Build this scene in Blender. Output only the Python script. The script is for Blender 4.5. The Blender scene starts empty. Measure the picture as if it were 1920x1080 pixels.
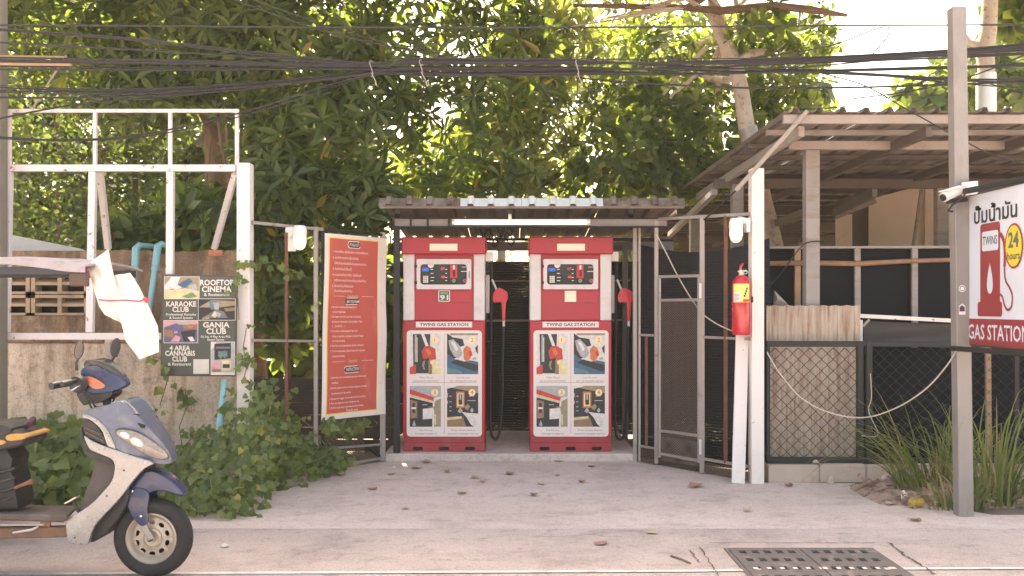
import bpy, bmesh, math, random
import numpy as np
from mathutils import Vector, Matrix
random.seed(7); np.random.seed(7)
PI = math.pi; R = math.radians
scene = bpy.context.scene
C = scene.collection

# ------------------------------------------------------------------ camera
F, HZ, CH = 1867.0, 575.0, 1.5          # focal length in photo pixels, horizon row, eye height (m)
cam = bpy.data.cameras.new('camera'); camo = bpy.data.objects.new('camera', cam); C.objects.link(camo)
cam.sensor_width = 36.0; cam.lens = 36.0 * F / 1920.0
cam.shift_y = (HZ - 540.0) / 1920.0
cam.clip_end = 2000.0; cam.clip_start = 0.05
camo.location = (0, 0, CH); camo.rotation_euler = (R(90), 0, 0)
scene.camera = camo

# ------------------------------------------------------------------ sky, sun, exposure
SUN_EL, SUN_AZ = 55.0, -11.5             # degrees; azimuth to the right of the view direction
world = bpy.data.worlds.new('World'); scene.world = world; world.use_nodes = True
wn, wl = world.node_tree.nodes, world.node_tree.links
wn.clear()
sky = wn.new('ShaderNodeTexSky'); sky.sky_type = 'NISHITA'; sky.sun_disc = False
sky.sun_elevation = R(SUN_EL); sky.sun_rotation = R(SUN_AZ)
sky.air_density = 1.0; sky.dust_density = 4.0; sky.ozone_density = 1.0
wt = wn.new('ShaderNodeMix'); wt.data_type = 'RGBA'; wt.blend_type = 'MULTIPLY'
wt.inputs[0].default_value = 1.0; wt.inputs[7].default_value = (1.0, 0.81, 0.61, 1)
wb = wn.new('ShaderNodeBackground'); wb.inputs[1].default_value = 0.15
wo = wn.new('ShaderNodeOutputWorld')
wl.new(sky.outputs[0], wt.inputs[6]); wl.new(wt.outputs[2], wb.inputs[0]); wl.new(wb.outputs[0], wo.inputs[0])
sund = bpy.data.lights.new('sun', 'SUN'); sund.energy = 4.6; sund.angle = R(2.5); sund.color = (1.0, 0.90, 0.72)
suno = bpy.data.objects.new('sun', sund); C.objects.link(suno)
_s = Vector((math.sin(R(SUN_AZ)) * math.cos(R(SUN_EL)), math.cos(R(SUN_AZ)) * math.cos(R(SUN_EL)), math.sin(R(SUN_EL))))
suno.rotation_euler = _s.to_track_quat('Z', 'Y').to_euler(); suno.location = _s * 60
vs = scene.view_settings
vs.view_transform = 'Standard'; vs.look = 'None'; vs.exposure = 2.8; vs.gamma = 1.0; vs.use_curve_mapping = False

# ------------------------------------------------------------------ placing helpers
def W(x, y, d):                          # photo pixel at distance d -> world point
    return Vector(((x - 960.0) / F * d, d, CH - (y - HZ) / F * d))
def GD(y): return F * CH / (y - HZ)      # distance of a ground point seen at row y
def plane_through(A, B):                 # vertical plane through two plan points; returns pixel -> point
    A = Vector(A); B = Vector(B); t = (B - A).normalized(); n = Vector((t.y, -t.x))
    def f(x, y, off=0.0):                # off > 0 towards the camera
        k = Vector(((x - 960.0) / F, 1.0)); nn = n if n.dot(k) < 0 else -n
        d = (A + nn * off).dot(nn) / k.dot(nn)
        return W(x, y, d)
    return f

# ------------------------------------------------------------------ materials
MATS = {}
def _mix(nt, blend, fac, a, b):
    m = nt.nodes.new('ShaderNodeMix'); m.data_type = 'RGBA'; m.blend_type = blend
    for i, v in ((0, fac), (6, a), (7, b)):
        if hasattr(v, 'is_linked') or hasattr(v, 'links'): nt.links.new(v, m.inputs[i])
        elif i == 0: m.inputs[0].default_value = v
        else: m.inputs[i].default_value = (*v[:3], 1)
    return m.outputs[2]
def _noise(nt, co, scale, detail=5, rough=.6, stretch=None):
    if stretch:
        mp = nt.nodes.new('ShaderNodeMapping'); mp.inputs['Scale'].default_value = stretch
        nt.links.new(co, mp.inputs[0]); co = mp.outputs[0]
    n = nt.nodes.new('ShaderNodeTexNoise'); n.inputs['Scale'].default_value = scale
    n.inputs['Detail'].default_value = detail; n.inputs['Roughness'].default_value = rough
    nt.links.new(co, n.inputs['Vector']); return n.outputs[0]
def _range(nt, v, a, b, c, d):
    m = nt.nodes.new('ShaderNodeMapRange'); m.inputs[1].default_value = a; m.inputs[2].default_value = b
    m.inputs[3].default_value = c; m.inputs[4].default_value = d; nt.links.new(v, m.inputs[0]); return m.outputs[0]
def mat(name, col, rough=.6, var=.18, scale=5., bump=0., bscale=60., metal=0., dirt=None, dirt2=None, coat=0., spec=.5, emit=0., alpha=None, grain=None):
    """dirt = (colour, threshold low, high, scale, stretch or None): wear laid over the base colour"""
    if name in MATS: return MATS[name]
    m = bpy.data.materials.new(name); m.use_nodes = True; nt = m.node_tree
    b = nt.nodes['Principled BSDF']
    co = nt.nodes.new('ShaderNodeNewGeometry').outputs['Position'] if name.startswith('w_') else nt.nodes.new('ShaderNodeTexCoord').outputs['Object']
    n1 = _noise(nt, co, scale)
    c = _mix(nt, 'MIX', _range(nt, n1, .25, .75, 0, 1), [v * (1 - var) for v in col], [min(1, v * (1 + var)) for v in col])
    for dd in (dirt, dirt2):
        if dd:
            n2 = _noise(nt, co, dd[3], 8, .7, dd[4] if len(dd) > 4 else None)
            c = _mix(nt, 'MIX', _range(nt, n2, dd[1], dd[2], 0, dd[5] if len(dd) > 5 else 1), c, dd[0])
    if grain:
        for sc_, lo_, am in grain: c = _mix(nt, 'MULTIPLY', _range(nt, _noise(nt, co, sc_, 3, .7), lo_, lo_ + .18, am, 0), c, (.25, .2, .18))
    nt.links.new(c, b.inputs['Base Color'])
    r = _range(nt, n1, .3, .7, max(0, rough - .08), min(1, rough + .08)); nt.links.new(r, b.inputs['Roughness'])
    b.inputs['Metallic'].default_value = metal; b.inputs['Coat Weight'].default_value = coat
    b.inputs['Specular IOR Level'].default_value = spec
    if emit: b.inputs['Emission Color'].default_value = (*col, 1); b.inputs['Emission Strength'].default_value = emit
    if alpha is not None: b.inputs['Alpha'].default_value = alpha
    if bump:
        bp = nt.nodes.new('ShaderNodeBump'); bp.inputs['Strength'].default_value = bump; bp.inputs['Distance'].default_value = .01
        nt.links.new(_noise(nt, co, bscale, 6), bp.inputs['Height']); nt.links.new(bp.outputs[0], b.inputs['Normal'])
    MATS[name] = m; return m
def leafmat(name, dark, light, trans=.4, rough=.42, old=None):
    m = bpy.data.materials.new(name); m.use_nodes = True; nt = m.node_tree; b = nt.nodes['Principled BSDF']
    g = nt.nodes.new('ShaderNodeNewGeometry'); o = nt.nodes.new('ShaderNodeObjectInfo')
    a = nt.nodes.new('ShaderNodeMath'); a.operation = 'ADD'; nt.links.new(g.outputs['Random Per Island'], a.inputs[0]); nt.links.new(o.outputs['Random'], a.inputs[1])
    fr = nt.nodes.new('ShaderNodeMath'); fr.operation = 'FRACT'; nt.links.new(a.outputs[0], fr.inputs[0])
    cr = nt.nodes.new('ShaderNodeValToRGB'); e = cr.color_ramp.elements
    e[0].color = (*dark, 1); e[1].color = (*light, 1); e[1].position = .985
    if old: q = cr.color_ramp.elements.new(.9985); q.color = (*old, 1)
    nt.links.new(fr.outputs[0], cr.inputs[0])
    c = _mix(nt, 'MULTIPLY', .5, cr.outputs[0], (1, 1, 1))
    nz = _noise(nt, g.outputs['Position'], 14, 4); c = _mix(nt, 'MULTIPLY', _range(nt, nz, .3, .7, .45, 0), c, (.55, .6, .5))
    nt.links.new(c, b.inputs['Base Color']); b.inputs['Roughness'].default_value = rough
    t = nt.nodes.new('ShaderNodeBsdfTranslucent'); tc = _mix(nt, 'MULTIPLY', 1.0, c, (2.4, 2.3, .9)); nt.links.new(tc, t.inputs[0])
    mx = nt.nodes.new('ShaderNodeMixShader'); mx.inputs[0].default_value = trans
    nt.links.new(b.outputs[0], mx.inputs[1]); nt.links.new(t.outputs[0], mx.inputs[2])
    nt.links.new(mx.outputs[0], nt.nodes['Material Output'].inputs[0]); MATS[name] = m; return m

# ------------------------------------------------------------------ object helpers
ORG = {}                                  # object -> world position of its thing's base
def tag(o, label=None, cat=None, group=None, kind=None):
    for k, v in (('label', label), ('category', cat), ('group', group), ('kind', kind)):
        if v: o[k] = v
    return o
def thing(name, label, cat, loc, group=None):
    o = bpy.data.objects.new(name, None); C.objects.link(o); o.location = loc; o.empty_display_size = .1
    ORG[o] = Vector(loc); return tag(o, label, cat, group)
def copy_tree(o, parent=None):
    c = o.copy(); C.objects.link(c); c.parent = parent; ORG[c] = ORG.get(o, Vector())
    for ch in [x for x in bpy.data.objects if x.parent == o]: copy_tree(ch, c)
    return c
Z = Vector((0, 0, 1)); X = Vector((1, 0, 0)); Y = Vector((0, 1, 0))
class MB:
    def __init__(s): s.v = []; s.f = []; s.m = []; s.cur = 0
    def add(s, vs, fs):
        k = len(s.v); s.v += [Vector(p) for p in vs]; s.f += [[i + k for i in f] for f in fs]; s.m += [s.cur] * len(fs); return s
    def hexa(s, p): return s.add(p, [(0, 3, 2, 1), (4, 5, 6, 7), (0, 1, 5, 4), (1, 2, 6, 5), (2, 3, 7, 6), (3, 0, 4, 7)])
    def box(s, x0, x1, y0, y1, z0, z1):
        return s.hexa([(x0, y0, z0), (x1, y0, z0), (x1, y1, z0), (x0, y1, z0), (x0, y0, z1), (x1, y0, z1), (x1, y1, z1), (x0, y1, z1)])
    def bar(s, a, b, w, h=None, up=None):
        a = Vector(a); b = Vector(b); h = h or w; t = (b - a).normalized()
        up = Vector(up) if up else (Z if abs(t.z) < .9 else Y)
        sd = t.cross(up).normalized(); u2 = sd.cross(t).normalized(); sd *= w / 2; u2 *= h / 2
        return s.hexa([a - sd - u2, a + sd - u2, b + sd - u2, b - sd - u2, a - sd + u2, a + sd + u2, b + sd + u2, b - sd + u2])
    def tube(s, pts, r, n=8, cap=True, close=False):
        pts = [Vector(p) for p in pts]; m = len(pts); rs = r if isinstance(r, (list, tuple)) else [r] * m
        vs = []; pu = None
        for i, p in enumerate(pts):
            t = (pts[(i + 1) % m if close else min(i + 1, m - 1)] - pts[(i - 1) % m if close else max(i - 1, 0)]).normalized()
            if pu is None: pu = t.cross(Z if abs(t.z) < .9 else X).normalized()
            pu = (pu - t * pu.dot(t)).normalized(); b = t.cross(pu)
            vs += [p + (pu * math.cos(2 * PI * k / n) + b * math.sin(2 * PI * k / n)) * rs[i] for k in range(n)]
        fs = []
        for i in range(m if close else m - 1):
            j = (i + 1) % m
            for k in range(n): q = (k + 1) % n; fs.append((i * n + k, j * n + k, j * n + q, i * n + q))
        if cap and not close: fs += [tuple(range(n)), tuple(range((m - 1) * n, m * n))[::-1]]
        return s.add(vs, fs)
    def lathe(s, prof, o, ax=Z, n=24, close=False):
        o = Vector(o); ax = Vector(ax).normalized(); u = ax.cross(X if abs(ax.x) < .9 else Y).normalized(); w = ax.cross(u); m = len(prof)
        vs = [o + ax * h + (u * math.cos(2 * PI * k / n) + w * math.sin(2 * PI * k / n)) * r for r, h in prof for k in range(n)]
        fs = []
        for i in range(m if close else m - 1):
            j = (i + 1) % m
            for k in range(n): q = (k + 1) % n; fs.append((i * n + k, i * n + q, j * n + q, j * n + k))
        return s.add(vs, fs)
    def prism(s, poly, n):               # planar polygon of world points pushed along n
        poly = [Vector(p) for p in poly]; n = Vector(n); m = len(poly)
        return s.add(poly + [p + n for p in poly], [tuple(range(m))[::-1], tuple(range(m, 2 * m))] + [(i, (i + 1) % m, m + (i + 1) % m, m + i) for i in range(m)])
    def poly(s, pts): return s.add(pts, [tuple(range(len(pts)))])
    def grid(s, f, nu, nv):
        vs = [f(i / nu, j / nv) for j in range(nv + 1) for i in range(nu + 1)]
        return s.add(vs, [(j * (nu + 1) + i, j * (nu + 1) + i + 1, (j + 1) * (nu + 1) + i + 1, (j + 1) * (nu + 1) + i) for j in range(nv) for i in range(nu)])
    def build(s, name, mats, parent=None, smooth=False, bevel=0., seg=1, label=None, cat=None, group=None, kind=None, solid=0., ang=35):
        me = bpy.data.meshes.new(name)
        if parent is None:
            lo = Vector((min(p[i] for p in s.v) for i in range(3))); hi = Vector((max(p[i] for p in s.v) for i in range(3)))
            org = Vector(((lo.x + hi.x) / 2, (lo.y + hi.y) / 2, lo.z))
        else: org = ORG[parent]
        me.from_pydata([tuple(p - org) for p in s.v], [], s.f)
        for mm in (mats if isinstance(mats, (list, tuple)) else [mats]): me.materials.append(mm)
        if s.cur or any(s.m): me.polygons.foreach_set('material_index', s.m)
        bm = bmesh.new(); bm.from_mesh(me)
        if solid:
            bmesh.ops.solidify(bm, geom=bm.faces[:], thickness=solid)
        bmesh.ops.recalc_face_normals(bm, faces=bm.faces[:])
        if bevel:
            es = [e for e in bm.edges if len(e.link_faces) == 2 and e.calc_face_angle(0) > R(ang)]
            bmesh.ops.bevel(bm, geom=es, offset=bevel, segments=seg, affect='EDGES', profile=.6, clamp_overlap=True)
        bm.to_mesh(me); bm.free()
        if smooth:
            me.polygons.foreach_set('use_smooth', [True] * len(me.polygons)); 
            try: me.set_sharp_from_angle(angle=R(42))
            except Exception: pass
        o = bpy.data.objects.new(name, me); C.objects.link(o); ORG[o] = org
        if parent: o.parent = parent
        else: o.location = org
        return tag(o, label, cat, group, kind)
def rrect(cx, cz, w, h, r, n=5):          # rounded rectangle outline, 2-D
    out = []
    for sx, sz, a0 in ((1, 1, 0), (-1, 1, 90), (-1, -1, 180), (1, -1, 270)):
        for k in range(n + 1):
            a = R(a0 + 90 * k / n); out.append((cx + sx * (w / 2 - r) + r * math.cos(a), cz + sz * (h / 2 - r) + r * math.sin(a)))
    return out
def smoothpoly(p, k=3):                   # Catmull-Rom through a closed 2-D outline
    out = []; n = len(p)
    for i in range(n):
        a, b, c, d = (np.array(p[(i + j - 1) % n], float) for j in range(4))
        for t in np.arange(k) / k:
            out.append(tuple(.5 * ((2 * b) + (c - a) * t + (2 * a - 5 * b + 4 * c - d) * t * t + (3 * b - a - 3 * c + d) * t ** 3)))
    return out
TEXTS = []
def text(s, o, u, v, h, m, parent, w=None, align='CENTER', bold=0., name='lettering', label=None, sx=1.):
    TEXTS.append((s, Vector(o), Vector(u), Vector(v), h, m, parent, w, align, bold, name, label, sx))
def make_texts():
    obs = []
    for t in TEXTS:
        cu = bpy.data.curves.new('t', 'FONT'); cu.body = t[0]; cu.size = 1.0; cu.align_x = t[8]; cu.align_y = 'CENTER'; cu.offset = t[9]; cu.resolution_u = 2
        ob = bpy.data.objects.new('t', cu); C.objects.link(ob); obs.append(ob)
    dg = bpy.context.evaluated_depsgraph_get(); dg.update()
    mes = [bpy.data.meshes.new_from_object(ob.evaluated_get(dg)) for ob in obs]
    for t, ob, me in zip(TEXTS, obs, mes):
        cu = ob.data; bpy.data.objects.remove(ob); bpy.data.curves.remove(cu)
        s, o, u, v, h, m, parent, w, align, bold, name, label, sx = t
        n = len(me.vertices)
        if not n: continue
        co = np.empty(n * 3); me.vertices.foreach_get('co', co); co = co.reshape(-1, 3)
        k = h / .72; kx = k * sx
        if w:
            ext = co[:, 0].max() - co[:, 0].min(); kx = w / ext
            if align == 'CENTER': co[:, 0] -= (co[:, 0].max() + co[:, 0].min()) / 2
        p = np.array(o - ORG[parent]) + np.outer(co[:, 0] * kx, np.array(u)) + np.outer(co[:, 1] * k, np.array(v))
        me.vertices.foreach_set('co', p.reshape(-1)); me.materials.clear(); me.materials.append(m); me.name = name; me.update()
        ob2 = bpy.data.objects.new(name, me); C.objects.link(ob2); ob2.parent = parent; ORG[ob2] = ORG[parent]
        if label: ob2['label'] = label

# ---- leaves: a template leaf lies along +X, normal +Z, length 1
def leaf_long(wd=.17, droop=.18, fold=.05):
    V = [(0, 0, 0), (.4, wd * .75, fold - droop * .12), (.4, 0, -droop * .12), (.4, -wd * .75, fold - droop * .12),
         (.75, wd, fold - droop * .5), (.75, 0, -droop * .5), (.75, -wd, fold - droop * .5), (1, 0, -droop)]
    return np.array(V), [(0, 2, 1), (0, 3, 2), (2, 5, 4, 1), (3, 6, 5, 2), (5, 7, 4), (6, 7, 5)]
def leaf_ivy():
    V = [(.12, 0, 0), (0, .3, .05), (.32, .52, -.02), (.6, .3, .0), (1, 0, -.12), (.6, -.3, .0), (.32, -.52, -.02), (0, -.3, .05), (.5, 0, -.04)]
    return np.array(V), [(0, 8, 2, 1), (8, 3, 2), (8, 4, 3), (8, 5, 4), (8, 6, 5), (0, 7, 6, 8)]
def basis(dirs, nrm):
    d = dirs / np.linalg.norm(dirs, axis=1)[:, None]
    y = np.cross(nrm, d); y /= np.linalg.norm(y, axis=1)[:, None] + 1e-9
    return d, y, np.cross(d, y)
def leaves(parent, P, D, N, S, tpl, m, nobj=0, name='leaf', rest='foliage', score=None):
    """P,D,N (n,3) position, direction, normal; S (n,) length. The nobj that show largest become objects of their own."""
    V, Fc = tpl; d, y, z = basis(D, N); org = np.array(ORG[parent]); n = len(P)
    if nobj:
        sx = P[:, 0] / P[:, 1] * F + 960; sy = HZ - (P[:, 2] - CH) / P[:, 1] * F
        sc = S / P[:, 1] * (np.abs(z[:, 1]) + .3)
        if score is not None: sc = sc * score
        sc[(sx < 10) | (sx > 1910) | (sy < 10) | (sy > 1070)] = 0
        order = np.argsort(-sc); big = order[:nobj]; keep = order[nobj:]
        me = bpy.data.meshes.new(name); me.from_pydata([tuple(v) for v in V], [], Fc); me.materials.append(m)
        for i in big:
            o = bpy.data.objects.new(name, me); C.objects.link(o); o.parent = parent
            mt = np.eye(4); s = S[i]; mt[:3, 0] = d[i] * s; mt[:3, 1] = y[i] * s; mt[:3, 2] = z[i] * s; mt[:3, 3] = P[i] - org
            o.matrix_basis = Matrix(mt.tolist())
    else: keep = np.arange(n)
    if not len(keep): return
    k = len(V); S2 = S[keep][:, None, None]
    A = (V[None, :, 0:1] * d[keep][:, None, :] + V[None, :, 1:2] * y[keep][:, None, :] + V[None, :, 2:3] * z[keep][:, None, :]) * S2 + (P[keep] - org)[:, None, :]
    lens = [len(f) for f in Fc]; flat = np.array([i for f in Fc for i in f])
    nf = len(keep); loops = (flat[None, :] + (np.arange(nf) * k)[:, None]).reshape(-1)
    me = bpy.data.meshes.new(rest); me.vertices.add(nf * k); me.vertices.foreach_set('co', A.reshape(-1))
    me.loops.add(len(loops)); me.loops.foreach_set('vertex_index', loops.astype(np.int32))
    tot = np.tile(np.array(lens), nf); st = np.concatenate(([0], np.cumsum(tot)[:-1]))
    me.polygons.add(len(tot)); me.polygons.foreach_set('loop_start', st.astype(np.int32))
    me.update(calc_edges=True); me.validate(); me.materials.append(m)
    o = bpy.data.objects.new(rest, me); C.objects.link(o); o.parent = parent; ORG[o] = ORG[parent]; o['kind'] = 'stuff'
    return o

# ================================================================== materials in use
concrete = mat('w_concrete', (.63, .515, .465), .9, .10, .8, .5, 160., dirt=((.38, .31, .285), .50, .80, 2.2, None, .6), dirt2=((.68, .535, .48), .52, .75, .9, None, .7), grain=((70., .34, .32), (24., .30, .25), (1.7, .30, .25), (5.5, .27, .35)))
roadmat = mat('w_road', (.58, .48, .435), .92, .12, 1.1, .8, 220., dirt=((.36, .31, .285), .48, .74, 1.3, None, .8), dirt2=((.62, .49, .44), .55, .75, .7, None, .6), grain=((85., .36, .36), (30., .30, .28), (2.1, .30, .28), (6.5, .27, .4)))
linemat = mat('w_linepaint', (.66, .60, .55), .8, .1, 6., .3, 90., dirt=((.40, .34, .32), .52, .66, 9.))
dirtmat = mat('w_dirt', (.20, .15, .11), .95, .3, 3., .8, 30.)
oldwall = mat('w_oldwall', (.66, .535, .425), .92, .16, 2.2, .8, 45., dirt=((.30, .19, .115), .46, .66, 4.0, (2.2, 2.2, .30), .8), dirt2=((.58, .48, .40), .52, .62, 1.7, None, .8), grain=((60., .32, .4), (14., .3, .4)))
brownwall = mat('w_brownwall', (.29, .19, .12), .92, .25, 2., .8, 45., dirt=((.10, .065, .04), .43, .64, 3.2, (1.8, 1.8, .5), .85), dirt2=((.46, .36, .27), .56, .66, 2.3, None, .8), grain=((60., .32, .4), (14., .3, .4)))
whitepaint = mat('white_paint_steel', (.70, .64, .64), .55, .06, 6., .1, 60., dirt=((.24, .11, .06), .61, .66, 14.), dirt2=((.52, .45, .42), .52, .75, 5., (1, 1, .4), .6))
whitepost = mat('white_post_paint', (.74, .67, .64), .6, .05, 6., .15, 50., dirt=((.26, .13, .08), .63, .67, 18.), dirt2=((.55, .45, .40), .56, .78, 4., (1, 1, .35), .7))
galv = mat('galvanised', (.33, .29, .27), .5, .12, 8., .1, 50., metal=.35, dirt=((.20, .12, .08), .58, .72, 7.))
darksteel = mat('dark_steel', (.013, .013, .015), .6, .2, 8., .1, 50.)
greysteel = mat('grey_steel', (.24, .215, .205), .6, .12, 8., .15, 50., dirt=((.18, .10, .07), .58, .7, 9.))
rust = mat('rust', (.17, .07, .045), .85, .3, 12., .4, 80.)
rustframe = mat('rusty_frame', (.32, .16, .09), .8, .3, 10., .4, 60., dirt=((.48, .34, .22), .5, .7, 7.))
roofmetal = mat('roof_metal', (.23, .185, .16), .55, .18, 3., .15, 30., metal=.25, dirt=((.11, .07, .05), .45, .65, 5.))
roofpale = mat('roof_sheet_pale', (.56, .58, .58), .5, .08, 3., .1, 30., dirt=((.40, .35, .31), .55, .75, 6.))
roofunder = mat('roof_sheet_under', (.235, .21, .195), .6, .25, 2.5, .15, 30., metal=.2, dirt=((.36, .31, .27), .55, .68, 2.5, (5, .4, 1)))
timber = mat('grey_timber', (.285, .26, .25), .85, .15, 5., .3, 60., dirt=((.22, .16, .12), .5, .75, 3., (1, 1, 6)))
shadetimber = mat('timber_shaded', (.115, .095, .082), .85, .2, 5., .3, 60.)  # darker copy of the timber, shade under the roof put into the colour
palebeam = mat('pale_painted_beam', (.33, .285, .26), .7, .1, 5., .2, 50., dirt=((.28, .18, .12), .56, .75, 6.))
rawwood = mat('raw_wood', (.40, .25, .14), .8, .2, 6., .3, 60., dirt=((.30, .22, .25), .5, .7, 4.))
bark = mat('bark', (.16, .105, .07), .95, .3, 6., 1., 25.)
palebark = mat('pale_bark', (.50, .41, .35), .9, .2, 5., .8, 30., dirt=((.25, .16, .11), .54, .66, 12.))
blacksheet = mat('black_plastic_sheet', (.007, .009, .013), .7, .25, 2., .25, 6., spec=.12)
black = mat('black_rubber', (.010, .010, .012), .6, .2, 10.)
cablemat = mat('cable_black', (.020, .018, .020), .6, .2, 10.)
whiteplastic = mat('white_plastic', (.78, .74, .71), .35, .03, 4.)
pvc = mat('blue_pvc', (.22, .43, .47), .45, .12, 6., dirt=((.35, .36, .34), .55, .75, 8.))
palewood = mat('pale_fibreboard', (.64, .53, .42), .9, .08, 3., .2, 40., dirt=((.46, .36, .27), .55, .75, 2.5))

# ================================================================== ground, drive, road
MB().box(-66, 66, -16, 90, -1.0, -.012).build('ground', dirtmat, kind='structure')
def strip(name, m, x0, x1, y0, y1, z, kind='structure'):
    return MB().grid(lambda u, v: Vector((x0 + (x1 - x0) * u, y0 + (y1 - y0) * v, z)), 1, 1).build(name, m, kind=kind)
road = MB().box(-60, 60, -9, 6.95, -.30, 0.0).build('road', roadmat, kind='structure')
# drive apron: meets the road flush, fans in between the two gates
drv = MB(); ap = [(-60, 6.724), (60, 6.724), (60, 7.15), (3.45, 7.16), (3.05, 7.75), (2.92, 8.44), (2.06, 8.50), (1.24, 9.64), (-1.26, 9.64), (-1.75, 8.95), (-2.2, 8.15), (-2.35, 7.5), (-60, 7.45)]
drv.prism([(x, y, -.2) for x, y in ap], (0, 0, .2025)).build('driveway', concrete, kind='structure')
pl = MB().box(-1.235, 1.215, 9.62, 11.4, 0, .08).build('concrete_plinth', mat('w_plinth', (.60, .505, .455), .9, .12, 2., .5, 90., dirt=((.38, .29, .245), .5, .75, 6., None, .7), grain=((60., .33, .35), (9., .28, .35))), bevel=.012, seg=2, kind='structure')
# the painted edge line
ll = MB(); pts = [(-40, 5.60), (-2.6, 5.575), (-1.0, 5.60), (1.0, 5.635), (1.42, 5.66), (2.10, 5.68), (3.2, 5.70), (40, 5.8)]
for (xa, ya), (xb, yb) in zip(pts[:-1], pts[1:]):
    if xa == 1.42: continue
    ll.add([(xa, ya - .022, .006), (xb, yb - .022, .006), (xb, yb + .022, .006), (xa, ya + .022, .006)], [(0, 1, 2, 3)])
ll.build('road_line', linemat, kind='structure')
cr = MB()
def crack(p, w):
    q = []
    for a, b in zip(p[:-1], p[1:]):
        for s in range(6): q.append((a[0] + (b[0] - a[0]) * s / 6 + random.uniform(-.008, .008), a[1] + (b[1] - a[1]) * s / 6 + random.uniform(-.006, .006)))
    p = q + [p[-1]]
    for k in range(len(p) - 1):
        a = Vector((*p[k], .0065)); b = Vector((*p[k + 1], .0065)); t = (b - a).normalized(); s = Vector((-t.y, t.x, 0))
        wa = w * random.uniform(.3, 1.3); wb = w * random.uniform(.3, 1.3)
        cr.add([a - s * wa, b - s * wb, b + s * wb, a + s * wa], [(0, 1, 2, 3)])
def gp(x, y): d = GD(y); return ((x - 960) / F * d, d)
crack([gp(*q) for q in ((1668, 1019), (1682, 1030), (1692, 1040), (1710, 1050), (1722, 1058), (1735, 1066), (1752, 1078))], .008)
crack([gp(*q) for q in ((1294, 1032), (1306, 1050), (1312, 1056))], .004)
crack([gp(*q) for q in ((1313, 1028), (1328, 1052), (1340, 1070), (1348, 1080))], .004)
crack([gp(*q) for q in ((1240, 987), (1330, 1019.5), (1500, 1019), (1640, 1019))][1:], .004)
crack([gp(*q) for q in ((905, 1012), (960, 1004), (1040, 1009), (1120, 1002), (1215, 996))], .0022)
cr.build('crack', mat('crack_dark', (.10, .08, .075), .95), parent=road)
# cast-iron drain grates: two leaves side by side in a frame, slots in rows
iron = mat('cast_iron', (.135, .115, .105), .75, .2, 10., .4, 120., dirt=((.33, .28, .25), .55, .75, 12.))
slotm = mat('slot_shade', (.012, .011, .012), .9)  # near-black for flat pieces that stand for the shade inside slots
grt = thing('drain_grate', 'dark cast iron drain grate with rows of square slots set in the road', 'drain grate', (1.77, 5.6, 0))
gx0, gx1, gy0, gy1 = 1.33, 2.21, 5.02, 6.14
MB().box(gx0 - .02, gx1 + .02, gy1, gy1 + .02, -.05, .009).box(gx0 - .02, gx1 + .02, gy0 - .02, gy0, -.05, .009).box(gx0 - .02, gx0, gy0, gy1, -.05, .009).box(gx1, gx1 + .02, gy0, gy1, -.05, .009).build('frame', iron, grt)
for s, (xa, xb) in enumerate(((gx0 + .004, 1.766), (1.774, gx1 - .004))):
    g = MB(); ncol, nrow = 5, 6; py = (gy1 - gy0) / nrow; pxw = (xb - xa - .06) / ncol
    xs = [xa, xa + .03]; 
    for c in range(ncol): xs += [xa + .03 + pxw * c + pxw * .2, xa + .03 + pxw * c + pxw * .8]
    xs = [xa] + [xa + .03 + pxw * (c + q) for c in range(ncol) for q in (.22, .78)] + [xb]
    ys = [gy0] + [gy0 + py * (r + q) for r in range(nrow) for q in (.3, .68)] + [gy1]
    for i in range(len(xs) - 1):
        for j in range(len(ys) - 1):
            if i % 2 and j % 2: continue
            g.add([(xs[i], ys[j], .012), (xs[i + 1], ys[j], .012), (xs[i + 1], ys[j + 1], .012), (xs[i], ys[j + 1], .012)], [(0, 1, 2, 3)])
    gl = g.build('grate_leaf', iron, grt, solid=.011)
MB().box(gx0, gx1, gy0, gy1, .0015, .0025).build('pit_shade', slotm, grt)  # thin dark sheet under the grate, standing for the shade below
for xa, xb in ((1.40, 1.745), (1.795, 2.17)):
    for i in range(0, 12, 2):
        qs = [xa - .03] + [xa - .04 + .03 + (.432 - .06) / 5 * (c + q) for c in range(5) for q in (.22, .78)] + [xb + .02]
        if i + 1 < len(qs): MB().add([(qs[i] + .004, 5.645, .0128), (qs[i + 1] - .004, 5.65, .0128), (qs[i + 1] - .004, 5.69, .0128), (qs[i] + .004, 5.69, .0128)], [(0, 1, 2, 3)]).build('painted_line', linemat, grt)

# ================================================================== fuel pumps
red = mat('w_pump_red', (.40, .017, .036), .40, .08, 3., .05, 20., dirt=((.28, .035, .045), .5, .72, 5., None, .5), dirt2=((.17, .05, .045), .64, .70, 17., None, .6))
redold = mat('w_pump_red_base', (.34, .035, .045), .6, .12, 6., .1, 40., dirt=((.36, .12, .11), .50, .72, 7., None, .5), dirt2=((.16, .06, .05), .62, .70, 16., None, .6))
pumpwhite = mat('w_pump_white', (.66, .60, .60), .45, .04, 3., dirt=((.50, .42, .39), .48, .72, 5., None, .7), dirt2=((.32, .25, .22), .63, .72, 15., None, .6))
cream = mat('cream_label', (.86, .78, .62), .6, .03, 6.)
printwhite = mat('print_white', (.76, .66, .62), .5, .03, 3.)
blackprint = mat('print_black', (.03, .03, .03), .6)
greyprint = mat('print_grey', (.22, .20, .20), .6)
redprint = mat('print_red', (.55, .03, .03), .5); orange = mat('print_orange', (.80, .20, .03), .5)
yellow = mat('print_yellow', (.85, .62, .10), .5); paleyellow = mat('print_pale_yellow', (.85, .68, .38), .5)
greenp = mat('print_green', (.05, .13, .07), .5); bluelcd = mat('lcd_blue', (.02, .10, .50), .3, emit=.07)
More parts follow.
